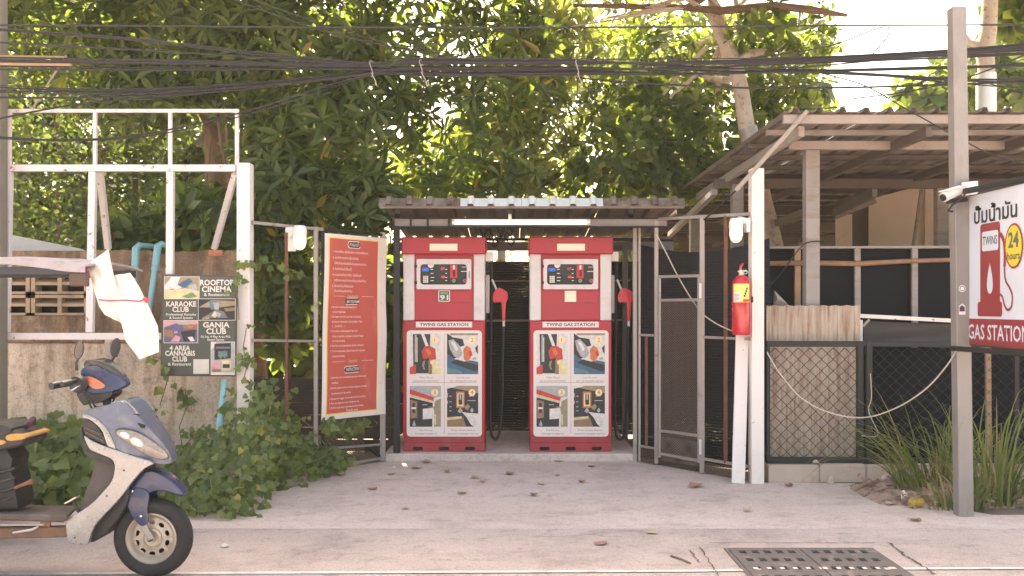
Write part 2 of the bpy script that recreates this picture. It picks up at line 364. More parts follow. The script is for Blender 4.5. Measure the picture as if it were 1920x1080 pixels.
ledred = mat('led_red', (.95, .03, .06), .4, emit=.2); glassblk = mat('panel_black', (.022, .028, .036), .12, .2, 4.)
silver = mat('silver', (.55, .52, .50), .35, .06, 6., metal=.6)
COL = dict(k=(.025, .025, .03), g=(.16, .16, .17), w=(.68, .62, .58), r=(.52, .05, .04), o=(.60, .16, .06), b=(.05, .12, .20), t=(.10, .20, .24), c=(.62, .50, .30), n=(.26, .16, .09), s=(.38, .38, .38), y=(.72, .62, .30), e=(.30, .24, .16), v=(.12, .10, .22), p=(.60, .30, .32), l=(.16, .24, .10))
def picture(name, parent, o, u, v, w, h, shapes, n, label=None):
    """flat printed photo: a backing sheet and patches of colour, each 0.2 mm above the last; shapes in 0..1 units"""
    mb = MB(); mats = []; keys = []
    for k, (c, pts) in enumerate(shapes):
        if c not in keys: keys.append(c); mats.append(mat('print_' + c, COL[c], .5, .22, 22.))
        mb.cur = keys.index(c); mb.poly([o + u * (a * w) + v * (b * h) + n * (.0003 * k) for a, b in pts])
    mb.cur = 1
    ob = mb.build(name, mats, parent); 
    if label: ob['label'] = label
    return ob
FULL = [(0, 0), (1, 0), (1, 1), (0, 1)]
def rc(a, b, c, d): return [(a, c), (b, c), (b, d), (a, d)]
PIC1 = [('w', FULL), ('k', [(.12, .02), (.62, .02), (.66, .98), (.10, .98)]), ('s', rc(.16, .22, .3, .96)), ('c', rc(.22, .25, .3, .9)), ('w', [(.36, .99), (.46, .99), (.60, .70), (.52, .66)]), ('r', [(.38, .55), (.48, .68), (.62, .70), (.82, .62), (.85, .36), (.66, .34), (.60, .40), (.44, .36)]), ('o', [(.5, .6), (.6, .64), (.7, .5), (.6, .44)]), ('n', rc(.60, .72, 0, .34)), ('r', [(0, 0), (.20, 0), (.20, .24), (0, .16)]), ('y', [(.72, 0), (1, 0), (1, .10), (.84, .34), (.66, .33), (.66, .26), (.78, .2)]), ('e', [(.42, .30), (.50, .34), (.46, .20), (.50, .10), (.44, .12), (.40, .22)])]
PIC2 = [('w', FULL), ('e', rc(.1, 1, .95, 1)), ('k', [(0, .30), (0, 1), (.18, .9), (.5, .86), (.56, .70), (.40, .66), (.3, .4)]), ('s', [(.04, .82), (.20, .86), (.42, .68), (.50, .50), (.36, .38), (.22, .44), (.10, .60)]), ('w', [(.12, .78), (.22, .80), (.36, .62), (.3, .55)]), ('b', [(0, 0), (1, 0), (1, .30), (.74, .34), (.5, .30), (.2, .38), (0, .5)]), ('k', [(.1, .28), (.9, .06), (1, .1), (1, .22), (.5, .32), (.3, .36)]), ('t', [(0, .16), (.4, .1), (.5, .02), (0, .02)]), ('o', [(.54, .36), (.52, .60), (.62, .70), (.76, .64), (.80, .52), (.74, .36), (.62, .32)]), ('r', [(.68, .56), (.78, .58), (.82, .46), (.74, .42)]), ('s', [(.8, .38), (.92, .42), (.94, .36), (.84, .34)]), ('k', [(.90, .64), (.99, .72), (.99, .5), (.94, .54)])]
PIC3 = [('w', FULL), ('s', [(0, .88), (.8, .7), (1, .74), (1, 1), (0, 1)]), ('e', [(.78, 0), (1, 0), (1, .7), (.8, .62)]), ('r', [(0, .76), (.76, .60), (.78, .72), (0, .92)]), ('c', [(0, .74), (.76, .58), (.76, .63), (0, .80)]), ('k', [(0, 0), (.72, 0), (.74, .58), (0, .72)]), ('n', [(.02, .20), (.24, .22), (.24, .62), (.02, .66)]), ('k', rc(.08, .17, .34, .58)), ('w', rc(.05, .20, .43, .48)), ('s', [(.08, .04), (.14, .16), (.20, .04), (.14, .01)]), ('s', rc(.40, .56, .53, .55)), ('w', [(.42, .18), (.72, .2), (.74, .46), (.42, .44)]), ('e', [(.56, .48), (.8, .50), (1, .40), (1, .2), (.8, .3), (.76, .46)]), ('y', rc(.80, .84, .05, .3))]
PIC4 = [('k', FULL), ('e', [(.1, .96), (1, .82), (1, 1), (0, 1)]), ('w', [(0, .93), (.3, .98), (.3, 1), (0, 1)]), ('n', [(0, 0), (.62, 0), (.52, .22), (.30, .26), (0, .24)]), ('c', [(0, .22), (.48, .26), (.46, .20), (0, .16)]), ('o', rc(.29, .56, .46, .86)), ('y', rc(.33, .52, .50, .82)), ('k', rc(.37, .49, .54, .80)), ('s', rc(.40, .46, .66, .84)), ('s', rc(.07, .15, .74, .76)), ('s', rc(.07, .15, .60, .62)), ('s', rc(.07, .15, .48, .50)), ('s', rc(.07, .15, .38, .40)), ('p', rc(0, .03, .72, .82)), ('p', rc(0, .03, .56, .64)), ('s', [(.34, .38), (.42, .47), (.50, .40), (.43, .33)]), ('s', [(.74, .40), (.80, .47), (.86, .40), (.80, .34)]), ('e', [(.56, .50), (.68, .56), (.74, .50), (.66, .40), (.58, .44)]), ('w', [(.46, .37), (.66, .34), (1, .32), (1, 0), (.86, 0), (.76, .06), (.62, .24)]), ('s', rc(.66, .92, .63, .65)), ('s', rc(.70, .86, .74, .76))]
def make_pump(x_px, label, sticker):
    d0 = 9.75; k = d0 / F; cx = (x_px - 960) * k
    t = thing('fuel_pump', label, 'fuel pump', (cx, d0, .08), 'red fuel pumps under the small roof')
    u, v, n = X, Z, Vector((0, -1, 0))
    def L(x, z, off=0): return Vector((cx + x, d0 - off, .08 + z))
    hw = .402
    def panel(name, m, x0, x1, z0, z1, f0, f1, bevel=.004, parent=t):   # f0..f1 forward offsets
        return MB().box(cx + x0, cx + x1, d0 - f1, d0 - f0, .08 + z0, .08 + z1).build(name, m, parent, bevel=bevel)
    panel('lower_cabinet', red, -hw, hw, .15, 1.285, -.46, 0, .008)
    panel('skirt', redold, -hw + .006, hw - .006, .09, .15, -.45, -.008)
    bs = panel('base', redold, -hw + .002, hw - .002, 0, .09, -.45, .004, .006)
    for sx in (-.255, .0, .255):
        MB().prism([L(sx + a, .032 + b, .0045) for a, b in rrect(0, 0, .10, .034, .014, 3)], (0, -.002, 0)).build('slot_inset', slotm, bs)  # dark inset laid on the base, the hole's shade given as colour
    body = panel('upper_cabinet', red, -.29, .29, 1.285, 1.95, -.44, -.03)
    for s in (-1, 1): panel('pillar', pumpwhite, min(s * .29, s * .40), max(s * .29, s * .40), 1.2855, 1.95, -.45, -.004, .006)
    hd = panel('header', red, -.412, .412, 1.932, 2.10, -.47, .06, .01)
    panel('blank_plate', cream, -.135, .135, 1.965, 2.032, .061, .064, .0, hd)
    MB().box(cx - .29, cx + .29, d0 + .0285, d0 + .031, .08 + 1.447, .08 + 1.451).build('seam', redold, body)
    # display door with rounded window
    out = rrect(0, 1.738, .535, .295, .012, 3); inn = rrect(-.004, 1.736, .455, .20, .03, 3); ny = 24
    mb = MB(); m2 = len(out)
    A = [L(a, b, .012) for a, b in out]; B = [L(a, b, .012) for a, b in inn]; A2 = [L(a, b, -.03) for a, b in out]; B2 = [L(a, b, -.018) for a, b in inn]
    mb.add(A + B + A2 + B2, [(i, (i + 1) % m2, m2 + (i + 1) % m2, m2 + i) for i in range(m2)] + [(i, (i + 1) % m2, 2 * m2 + (i + 1) % m2, 2 * m2 + i) for i in range(m2)] + [(m2 + i, m2 + (i + 1) % m2, 3 * m2 + (i + 1) % m2, 3 * m2 + i) for i in range(m2)])
    dr = mb.build('display_door', pumpwhite, t)
    for zz in (1.655, 1.815): MB().box(cx - .285, cx - .262, d0 - .016, d0 + .02, .08 + zz - .014, .08 + zz + .014).build('hinge', darksteel, dr)
    MB().box(cx + .243, cx + .252, d0 - .020, d0 - .012, .08 + 1.70, .08 + 1.77).build('handle', silver if sticker == 'blank' else greyprint, dr)
    dp = MB().poly([L(a, b, -.016) for a, b in rrect(-.004, 1.736, .462, .206, .03, 3)]).build('display_panel', glassblk, t)
    def flat(name, m, x0, x1, z0, z1, f=-.0135, parent=dp): return MB().box(cx + x0, cx + x1, d0 - f, d0 - f + .002, .08 + z0, .08 + z1).build(name, m, parent)
    flat('screen', bluelcd, -.215, -.148, 1.765, 1.80)
    for i in range(3):
        for j in range(4): flat('key', printwhite, -.205 + i * .0175, -.191 + i * .0175, 1.655 + j * .0175, 1.669 + j * .0175)
    lamp = MB().poly([L(-.13 + .032 * math.cos(a), 1.835 + .036 * math.sin(a), -.0125) for a in np.linspace(PI, 2 * PI, 9)]).build('sensor_cap', printwhite, dp)
    for z_, s_ in ((1.79, '07'), (1.71, '48')): text(s_, L(-.012, z_, -.0118), u, v, .026, ledred, dp, w=.036, name='led_digits')
    for z_ in (1.785, 1.745, 1.706, 1.675):
        flat('caption', printwhite, -.132, -.102 + .012 * math.sin(z_ * 90), z_ - .003, z_ + .004); flat('caption', printwhite, .012, .03, z_ - .003, z_ + .004)
    flat('bill_slot_plate', redprint, .060, .128, 1.70, 1.828); flat('bill_slot', whiteplastic, .088, .106, 1.785, 1.826, -.0115); flat('bill_throat', blackprint, .086, .108, 1.715, 1.778, -.0115)
    flat('coin_slot', printwhite, .165, .232, 1.762, 1.769); flat('caption', greyprint, .172, .225, 1.80, 1.815)
    for x_, m_ in ((.095, mat('button_green', (.20, .30, .16), .4)), (.203, redprint)):
        MB().lathe([(.0, .006), (.012, .006), (.0125, 0)], L(x_, 1.675, -.0135), (0, -1, 0), 12).build('button', m_, dp)
        MB().lathe([(.013, 0), (.019, .004), (.019, 0)], L(x_, 1.675, -.0135), (0, -1, 0), 14).build('button_ring', silver, dp)
    if sticker == '91':
        MB().prism([L(a, b, -.0295) for a, b in rrect(0, 1.525, .115, .112, .012, 3)], (0, -.001, 0)).build('fuel_grade_label', printwhite, t, label='green label reading 91')
        MB().poly([L(a, b, -.027) for a, b in rrect(0, 1.525, .098, .096, .006, 2)]).build('label_field', greenp, t)
        text('91', L(0, 1.508, -.026), u, v, .046, printwhite, t, w=.082, bold=.03, label='number 91')
        text('แก๊สโซฮอล์', L(0, 1.553, -.026), u, v, .016, printwhite, t, w=.075)
    else:
        flat('blank_label', cream, -.056, .056, 1.468, 1.576, -.0275, t)
    MB().box(cx + .085, cx + .272, d0 + .0275, d0 + .031, .08 + 1.46, .08 + 1.573).build('access_flap', mat('pump_red_flap', (.43, .014, .04), .4, .05, 3.), t, bevel=.001)
    for z_ in (1.462, 1.570): flat('flap_latch', mat('worn_red', (.22, .05, .05), .7), .14, .21, z_ - .006, z_ + .004, -.0265, t)
    # lower front: name strip, instruction board
    flat('name_strip', printwhite, -.275, .275, 1.217, 1.272, .0025, t)
    text('TWINS GAS STATION', L(0, 1.244, .004), u, v, .030, blackprint, t, w=.475, bold=.022, label='black lettering TWINS GAS STATION')
    bd = MB().prism([L(a, b, .0005) for a, b in rrect(.003, .668, .735, 1.04, .035, 4)], (0, -.0025, 0)).build('instruction_board', printwhite, t)
    MB().box(cx + .001, cx + .004, d0 - .0036, d0 - .003, .08 + .18, .08 + 1.16).box(cx - .32, cx + .32, d0 - .0036, d0 - .003, .08 + .675, .08 + .678).build('divider', redold, bd)
    for q, (xa, zb, P_, a_, b_) in enumerate(((-.335, .76, PIC1, 'Take Pistol', '(возьмите пистолет)'), (.03, .76, PIC2, 'Lock the Lever', '(зафиксируйте рычаг)'), (-.335, .245, PIC3, 'Put Money', '(засуньте деньги)'), (.03, .245, PIC4, 'Press Green Button', '(нажмите зеленую кнопку)'))):
        picture('printed_photo', bd, L(xa, zb, .0036), u, v, .305, .40, P_, n)
        xc = xa + .245; zc = zb + (.333 if q < 2 else .335)
        MB().poly([L(xc + .034 * math.cos(a), zc + .034 * math.sin(a), .0095) for a in np.linspace(0, 2 * PI, 19)[:-1]]).build('number_disc', paleyellow, bd)
        text(str(q + 1), L(xc, zc, .0105), u, v, .042, orange, bd, bold=.02, label='orange numeral %d' % (q + 1))
        text(a_, L(xa + .16, zb - .034, .004), u, v, .019, greyprint, bd, w=.135 if q < 2 else (.13 if q == 2 else .235))
        text(b_, L(xa + .16, zb - .068, .004), u, v, .019, greyprint, bd, w=(.25, .27, .215, .30)[q])
    # hose arm, hose, nozzle and holster on the right flank
    panel('hose_arm', whiteplastic, .402, .482, 1.87, 1.965, -.30, -.12, .004)
    panel('nozzle_holster', mat('holster_grey', (.42, .38, .36), .6), .4025, .442, 1.355, 1.735, -.30, -.12, .006)
    hx = .462; yy = -.16
    hp = [L(hx, 1.87, yy), L(hx, 1.6, yy), L(hx - .004, 1.2, yy + .005), L(hx - .015, .7, yy + .01), L(hx - .016, .35, yy + .01), L(hx - .004, .17, yy + .01), L(hx + .026, .105, yy + .015), L(hx + .062, .12, yy + .02), L(hx + .088, .24, yy + .02), L(hx + .107, .55, yy + .02), L(hx + .112, .9, yy + .02), L(hx + .12, 1.18, yy + .02), L(hx + .126, 1.26, yy + .02)]
    pp = []
    for i in range(len(hp) - 1):
        a, b, c, e = hp[max(i - 1, 0)], hp[i], hp[i + 1], hp[min(i + 2, len(hp) - 1)]
        for q in range(4):
            w = q / 4; pp.append(.5 * ((2 * b) + (c - a) * w + (2 * a - 5 * b + 4 * c - e) * w * w + (3 * b - a - 3 * c + e) * w ** 3))
    pp.append(hp[-1]); MB().tube(pp, .0135, 8).build('hose', black, t, smooth=True)
    nz = MB().prism([L(hx + a, b, yy + .004) for a, b in smoothpoly([(.02, 1.555), (.06, 1.605), (.10, 1.60), (.155, 1.565), (.165, 1.50), (.145, 1.455), (.135, 1.29), (.105, 1.29), (.098, 1.46), (.03, 1.455), (.012, 1.50)], 2)], (0, -.045, 0)).build('nozzle', mat('nozzle_red', (.50, .012, .03), .35, .05, 4.), t, bevel=.009, seg=2, smooth=True)
    MB().tube([L(hx + .05, 1.585, yy + .025), L(hx + .028, 1.64, yy + .025), L(hx + .004, 1.69, yy + .025)], .011, 8).build('spout', silver, nz, smooth=True)
    MB().lathe([(.0, .0), (.015, 0), (.016, .06), (.012, .08), (0, .08)], L(hx + .122, 1.225, yy + .02), Z, 10).build('swivel', silver, nz, smooth=True)
    return t
make_pump(832.5, 'red fuel pump with a green 91 label, nearer the red banner', '91')
make_pump(1070, 'red fuel pump with a blank cream label, nearer the fire extinguisher', 'blank')

# ================================================================== small roof over the pumps
sh = thing('pump_shelter', 'low corrugated metal roof on steel posts over the two fuel pumps', 'shelter', (0, 10.2, 0))
fx0, fx1 = W(712, 380, 9.2).x, W(1282, 380, 9.2).x
zt, zb2 = W(0, 374, 9.2).z, W(0, 387, 9.12).z
nr = 15; step = (fx1 - fx0) / nr
def trap(x0, x1, p, q, rise, m, name, parent, ribs, rw=.035, thick=.0012):
    """corrugated sheet between edge points p (front) and q (back) given as (y,z); trapezoid ribs at the given x"""
    nrm = Vector((0, -(q[1] - p[1]), q[0] - p[0])).normalized(); nrm = nrm if nrm.z > 0 else -nrm
    prof = [(x0, 0)]
    for r in ribs:
        if r - rw > x0 and r + rw < x1: prof += [(r - rw, 0), (r - rw * .55, rise), (r + rw * .55, rise), (r + rw, 0)]
    prof.append((x1, 0)); mb = MB()
    a = [Vector((x, p[0], p[1])) + nrm * h for x, h in prof]; b = [Vector((x, q[0], q[1])) + nrm * h for x, h in prof]
    mb.add(a + b, [(i, i + 1, len(a) + i + 1, len(a) + i) for i in range(len(a) - 1)])
    return mb.build(name, m, parent, solid=thick)
ribs = [fx0 + step * (i + .5) for i in range(nr)]
for i, (ra, rb0) in enumerate(((0, 4), (4, 7), (7, 11), (11, 15))):
    xa, xb = fx0 + step * ra, fx0 + step * rb0 - .003
    trap(xa, xb, (9.10, zb2), (9.17, zt + .008), .03, roofpale if i in (1, 2) else roofmetal, 'front_sheet', sh, ribs)
    trap(xa, xb, (9.16, zt - .012), (11.55, W(0, 447, 11.55).z), .028, roofunder, 'roof_sheet', sh, ribs)
def hb(name, x0, y0, x1, y1, d, w, h, m, parent, d2=None):
    return MB().bar(W(x0, y0, d), W(x1, y1, d2 or d), w, h).build(name, m, parent, bevel=.002)
hb('front_purlin', 712, 388.5, 1282, 388.5, 9.2, .05, .025, greysteel, sh)
hb('light_beam', 738, 417.5, 1250, 417.5, 9.40, .05, .07, greysteel, sh)
for xx in (738, 770, 802, 842): hb('beam_clip', xx, 410, xx, 425, 9.366, .02, .012, darksteel, sh)
hb('upper_lip', 738, 410, 1250, 410, 9.39, .08, .012, darksteel, sh); hb('lower_lip', 738, 425.5, 1250, 425.5, 9.39, .08, .014, darksteel, sh)
hb('rear_beam', 735, 462, 1262, 462, 11.3, .06, .10, greysteel, sh); hb('rear_rail', 735, 449, 1262, 449, 10.7, .04, .03, darksteel, sh)
for xx, dd, yb in ((744, 9.66, None), (1172, 11.2, None), (733, 11.2, None)):
    p = W(xx, 400, dd); hh = CH + (HZ - (425 if dd < 10 else 456)) / F * dd
    MB().box(p.x - .03, p.x + .03, dd - .03, dd + .03, .08 if abs(p.x) < 1.2 else 0, hh).build('post', darksteel if xx < 1000 else greysteel, sh, bevel=.003)
for xx in (745, 956, 1183): MB().bar(W(xx, 396, 9.2), W(xx, 440, 11.3) + Vector((.0, 0, .06)), .05, .04).build('rafter', darksteel, sh)
tl = thing('fluorescent_lamp', 'long white fluorescent tube fitting hung under the pump roof', 'lamp', W(977, 425, 9.32))
MB().bar(W(848, 416.5, 9.335), W(1107, 416.5, 9.335), .03, .055).build('housing', whiteplastic, tl, bevel=.003)
MB().tube([W(853, 417, 9.30), W(1100, 417, 9.30)], .021, 10).build('tube', mat('tube_glow', (1, .93, .78), .4, 0, emit=.17), tl, smooth=True)
for xx in (850.5, 1103): MB().tube([W(xx - 2.5, 417, 9.30), W(xx + 2.5, 417, 9.30)], .023, 10).build('end_cap', whiteplastic, tl, smooth=True)
MB().bar(W(956, 411, 9.335), W(956, 397, 9.28), .03, .02).build('hanger', pumpwhite, tl)
# tangle of black leads behind the lamp
wr = MB()
for k in range(5):
    p = [W(905 + 60 * i / 9 + random.uniform(-8, 8), 432 + 30 * math.sin(i * 1.3 + k) * .6 + 8 * k % 20, 10.0) for i in range(10)]; q = []
    for i in range(len(p) - 1):
        for s in range(3): q.append(p[i].lerp(p[i + 1], s / 3))
    wr.tube(q, .006, 5)
wr.tube([W(900, 425, 9.6), W(905, 440, 9.9), W(918, 432, 10)], .006, 5)
wr.build('loose_wires', cablemat, None, label='tangle of black wires hanging between the two pumps under the roof', cat='wires')

# ================================================================== gates and netting
def netmat(name, col, hole):
    m = bpy.data.materials.new(name); m.use_nodes = True; nt = m.node_tree; b = nt.nodes['Principled BSDF']
    b.inputs['Base Color'].default_value = (*col, 1); b.inputs['Roughness'].default_value = .8
    co = nt.nodes.new('ShaderNodeTexCoord').outputs['Object']
    w = nt.nodes.new('ShaderNodeTexWave'); w.bands_direction = 'Z'; w.inputs['Scale'].default_value = 11.; w.inputs['Distortion'].default_value = 3.5; w.inputs['Detail'].default_value = 3; w.inputs['Detail Scale'].default_value = 2.; nt.links.new(co, w.inputs[0])
    n = _noise(nt, co, 38, 4, .6, (.6, .6, 1.5)); n2 = _noise(nt, co, 2.2, 3)
    a = nt.nodes.new('ShaderNodeMath'); a.operation = 'MULTIPLY'; nt.links.new(_range(nt, w.outputs[0], .55, 1, 0, 1), a.inputs[0]); nt.links.new(_range(nt, n, .48, .62, 0, 1), a.inputs[1])
    a2 = nt.nodes.new('ShaderNodeMath'); a2.operation = 'MULTIPLY'; nt.links.new(a.outputs[0], a2.inputs[0]); nt.links.new(_range(nt, n2, .35, .7, .1, hole), a2.inputs[1])
    t = nt.nodes.new('ShaderNodeBsdfTransparent'); mx = nt.nodes.new('ShaderNodeMixShader'); nt.links.new(a2.outputs[0], mx.inputs[0])
    nt.links.new(b.outputs[0], mx.inputs[1]); nt.links.new(t.outputs[0], mx.inputs[2]); nt.links.new(mx.outputs[0], nt.nodes['Material Output'].inputs[0])
    bp = nt.nodes.new('ShaderNodeBump'); bp.inputs['Strength'].default_value = .3; bp.inputs['Distance'].default_value = .01; nt.links.new(w.outputs[0], bp.inputs['Height']); nt.links.new(bp.outputs[0], b.inputs['Normal'])
    MATS[name] = m; return m
net = netmat('shade_net', (.010, .011, .014), .22)
def sheet(name, a, b, z0, z1, m, label, cat, amp=.03, nu=40, nv=24, seed=0, sag=0.):
    a = Vector(a); b = Vector(b); rnd = random.Random(seed); ph = [rnd.uniform(0, 6) for _ in range(6)]; t = (b - a).normalized(); n = Vector((t.y, -t.x))
    def f(u, v):
        p = a.lerp(b, u); o = amp * (math.sin(u * 9 + ph[0] + v * 2) + .6 * math.sin(u * 23 + ph[1] - v * 3) + .5 * math.sin(v * 8 + ph[2] + u * 4)) / 2
        z = z0 + (z1 - z0) * v - sag * math.sin(PI * u) * v
        return Vector((p.x + n.x * o, p.y + n.y * o, z))
    return MB().grid(f, nu, nv).build(name, m, None, smooth=True, label=label, cat=cat)
sheet('shade_net', (W(735, 0, 11.45).x, 11.45), (W(1262, 0, 11.45).x, 11.45), .03, 2.02, net, 'black shade net hung behind the two fuel pumps', 'net', .02, seed=1)
nb = thing('net_batten', 'thin pale bamboo batten tied across the black net behind the pumps, at mid height', 'batten', W(970, 602, 11.38))
MB().tube([W(735, 604, 11.40), W(850, 602, 11.36), W(970, 601, 11.38), W(1180, 600, 11.38)], .014, 6).build('pole', palebeam, nb, smooth=True)
b2 = MB().tube([W(735, 528, 11.40), W(970, 527, 11.38), W(1180, 526, 11.38)], .008, 5).build('net_batten', rawwood, None, label='thin brown batten on the black net, above the pale one', cat='batten')
sheet('shade_net', (W(1196, 0, 9.95).x, 9.95), (W(1445, 0, 9.0).x, 9.0), .0, 2.12, net, 'black shade net sagging behind the open gate by the fire extinguisher', 'net', .05, seed=4, sag=.1)

def expanded_mesh(f, x0, x1, y0, y1, off, cw, ch, r, name, m, parent):
    """diamond wire mesh laid on the plane f between two photo columns; cw, ch the cell size in metres"""
    a, b = f(x0, HZ, off), f(x1, HZ, off); t = (b - a); Ln = t.length; t.normalize(); z1 = f(x0, y0, off).z; z0 = f(x0, y1, off).z
    n = Vector((t.y, -t.x, 0)); mb = MB(); H = z1 - z0
    def seg(p, q):
        dd = (q - p).normalized(); s = dd.cross(n).normalized() * r
        mb.add([p - s, q - s, q + s, p + s], [(0, 1, 2, 3)])
    sl = ch / cw
    for sg in (1, -1):
        k = -int(H / ch) - 1
        while k * cw < Ln + H / sl:
            # line: z = sl*(u - u0) sg
            u0 = k * cw
            if sg > 0: ua, za, ub, zb_ = u0, 0, u0 + H / sl, H
            else: ua, za, ub, zb_ = u0, H, u0 + H / sl, 0
            lo, hi = max(ua, 0), min(ub, Ln)
            if hi > lo + 1e-4:
                fz = lambda q: za + (zb_ - za) * (q - ua) / (ub - ua)
                seg(a + t * lo + Z * (z0 - a.z + fz(lo)), a + t * hi + Z * (z0 - a.z + fz(hi)))
            k += 1
    o = mb.build(name, m, parent, solid=r); o['kind'] = 'stuff'; return o
meshwire = mat('mesh_wire', (.12, .085, .065), .7, .2, 9.)
RG = plane_through((1.195, 9.62), (2.04, 8.45)); LG = plane_through((-2.10, 8.10), (-1.226, 9.62))
def vb(f, x, y0, y1, w, m, parent, name, off=0., d=None):
    a, b = f(x, y0, off), f(x, y1, off); return MB().bar(a, b, w, d or w, up=Vector((0, 1, 0))).build(name, m, parent, bevel=.002)
def rb(f, x0, y0, x1, y1, h, m, parent, name, off=0., d=.025):
    return MB().bar(f(x0, y0, off), f(x1, y1, off), d, h).build(name, m, parent, bevel=.002)
def ybase(f, x, off=0.): p = f(x, HZ, off); return HZ + CH * F / p.y
g = thing('gate', 'open grey steel mesh gate beside the fire extinguisher post', 'gate', RG(1300, ybase(RG, 1300)))
for x, m_, w_ in ((1190.5, galv, .04), (1199, galv, .022)): vb(RG, x, 414, ybase(RG, x) - 3, w_, m_, g, 'post')
vb(RG, 1230.5, 412, ybase(RG, 1230) - 4, .036, galv, g, 'post'); vb(RG, 1316, 407, ybase(RG, 1316) - 3, .042, galv, g, 'post')
rb(RG, 1188, 413.5, 1409, 401, .028, galv, g, 'top_rail'); rb(RG, 1200, 628, 1230, 629, .022, galv, g, 'mid_rail'); rb(RG, 1318, 632, 1410, 636, .022, galv, g, 'mid_rail')
rb(RG, 1200, 836, 1230, 841, .02, galv, g, 'bottom_rail'); rb(RG, 1318, 860, 1410, 876, .024, galv, g, 'bottom_rail')
vb(RG, 1212, 630, 836, .024, rust, g, 'rusty_bar'); vb(RG, 1360.5, 404, 868, .03, rust, g, 'rusty_bar')
dl = vb(RG, 1237, 516, 858, .022, galv, g, 'leaf_stile', .02); vb(RG, 1310, 516, 868, .022, galv, g, 'leaf_stile', .02)
for ya, yb in ((519, 517), (563, 562), (807, 817), (850, 864)): rb(RG, 1236, ya, 1311, yb, .026, galv, g, 'leaf_rail', .02)
for yy in (545, 838): vb(RG, 1313, yy - 14, yy + 14, .02, whitepaint, g, 'hinge', .03)
expanded_mesh(RG, 1239, 1309, 565, 862, .02, .030, .022, .0022, 'mesh_panel', meshwire, g)
expanded_mesh(RG, 1201, 1229, 838, 868, .0, .034, .022, .002, 'mesh_panel', meshwire, g); expanded_mesh(RG, 1240, 1308, 818, 862, .012, .034, .024, .002, 'mesh_panel', galv, g)
expanded_mesh(RG, 1319, 1404, 866, 884, .0, .034, .022, .002, 'mesh_panel', meshwire, g)
gl = thing('gate', 'open grey steel gate carrying the red instruction banner', 'gate', LG(640, ybase(LG, 640)))
vb(LG, 592.5, 425, ybase(LG, 592) - 5, .035, galv, gl, 'post'); vb(LG, 718, 436, ybase(LG, 718) - 3, .05, galv, gl, 'post'); vb(LG, 606, 428, ybase(LG, 606) - 2, .03, darksteel, gl, 'post')
vb(LG, 537, 436, 862, .026, rust, gl, 'rusty_bar')
rb(LG, 472, 417, 606, 430.5, .026, galv, gl, 'top_rail'); rb(LG, 606, 430.5, 720, 441, .026, darksteel, gl, 'top_rail')
rb(LG, 472, 638, 602, 640, .022, galv, gl, 'mid_rail'); rb(LG, 480, 866, 596, 852, .03, galv, gl, 'bottom_rail'); rb(LG, 606, 842, 718, 833, .02, galv, gl, 'bottom_rail')
rb(LG, 606, 878, 718, 858, .02, greysteel, gl, 'bottom_rail')
expanded_mesh(LG, 606, 683, 780, 870, .0, .034, .026, .002, 'mesh_panel', meshwire, gl)
MB().bar(LG(640, 790, -.02), LG(716, 860, -.02), .03, .02).build('brace', darksteel, gl)

# the red banner, sheet with white border, hung on the gate
bn = thing('instruction_banner', 'red vinyl banner of white instructions in Thai, Russian and English', 'banner', LG(660, 780, .06))
def BP(x, y, off): return LG(x, y, off)
pA, pB, pC, pD = BP(609, 437, .06), BP(725, 447, .06), BP(723, 776, .06), BP(602, 789, .06)
un = (pB - pA).normalized(); bnn = Vector((un.y, -un.x, 0)); bnn = bnn if bnn.y < 0 else -bnn
def BQ(u, v, off=0.):                      # u right, v down, 0..1 on the banner
    a = pA.lerp(pB, u); b = pD.lerp(pC, u); p = a.lerp(b, v)
    return p + bnn * (off + .004 * math.sin(v * 9 + u * 3) + .003 * math.sin(u * 11) + (.004 * (u - .93) / .07 * math.sin(v * 14) if u > .93 else 0))
banner_red = mat('banner_red', (.50, .098, .075), .55, .07, 5., .1, 20., dirt=((.66, .24, .18), .57, .75, 4., (1, 1, .4), .6))
banner_white = mat('banner_white', (.74, .66, .62), .55, .05, 4., .1, 20.)
bt = MB().grid(lambda u, v: BQ(u, v), 12, 30).build('vinyl', banner_white, bn, smooth=True, solid=.0015)
MB().grid(lambda u, v: BQ(.055 + .80 * u, .018 + .955 * v, .0022), 12, 30).build('border', yellow, bn, smooth=True)
MB().grid(lambda u, v: BQ(.068 + .774 * u, .024 + .943 * v, .0030), 12, 30).build('printed_field', banner_red, bn, smooth=True)
tw = mat('banner_text', (.80, .66, .60), .55, .04, 5.); ty = mat('banner_text_gold', (.72, .56, .26), .55)
ud = un; vd = Vector((0, 0, 1)); BW = (pB - pA).length; BHt = (pA - pD).length
def bline(s, u, v, h, w=None, m=tw, align='LEFT', bold=.0, sx=.85): text(s, BQ(u, v, .0060), (BQ(u + .1, v) - BQ(u, v)).normalized(), vd, h, m, bn, w=w, align=align, bold=bold, sx=sx)
def pill(v, s, w):
    o = BQ(.45, v, .0045); mb = MB()
    for k, (gr, m_) in enumerate(((.014, tw), (.0, mat('pill_black', (.035, .03, .04), .5)))):
        MB().poly([o + bnn * .0006 * k + ud * a + vd * b for a, b in rrect(0, 0, w + gr, .052 + gr, .026, 4)]).build('heading_pill', m_, bn)
    text(s, o + bnn * .0022, ud, vd, .030, tw, bn, w=w * .8, bold=.015)
pill(.052, 'คำแนะนำ', .17); pill(.362, 'инструкции', .22); pill(.735, 'INSTRUCTIONS', .23)
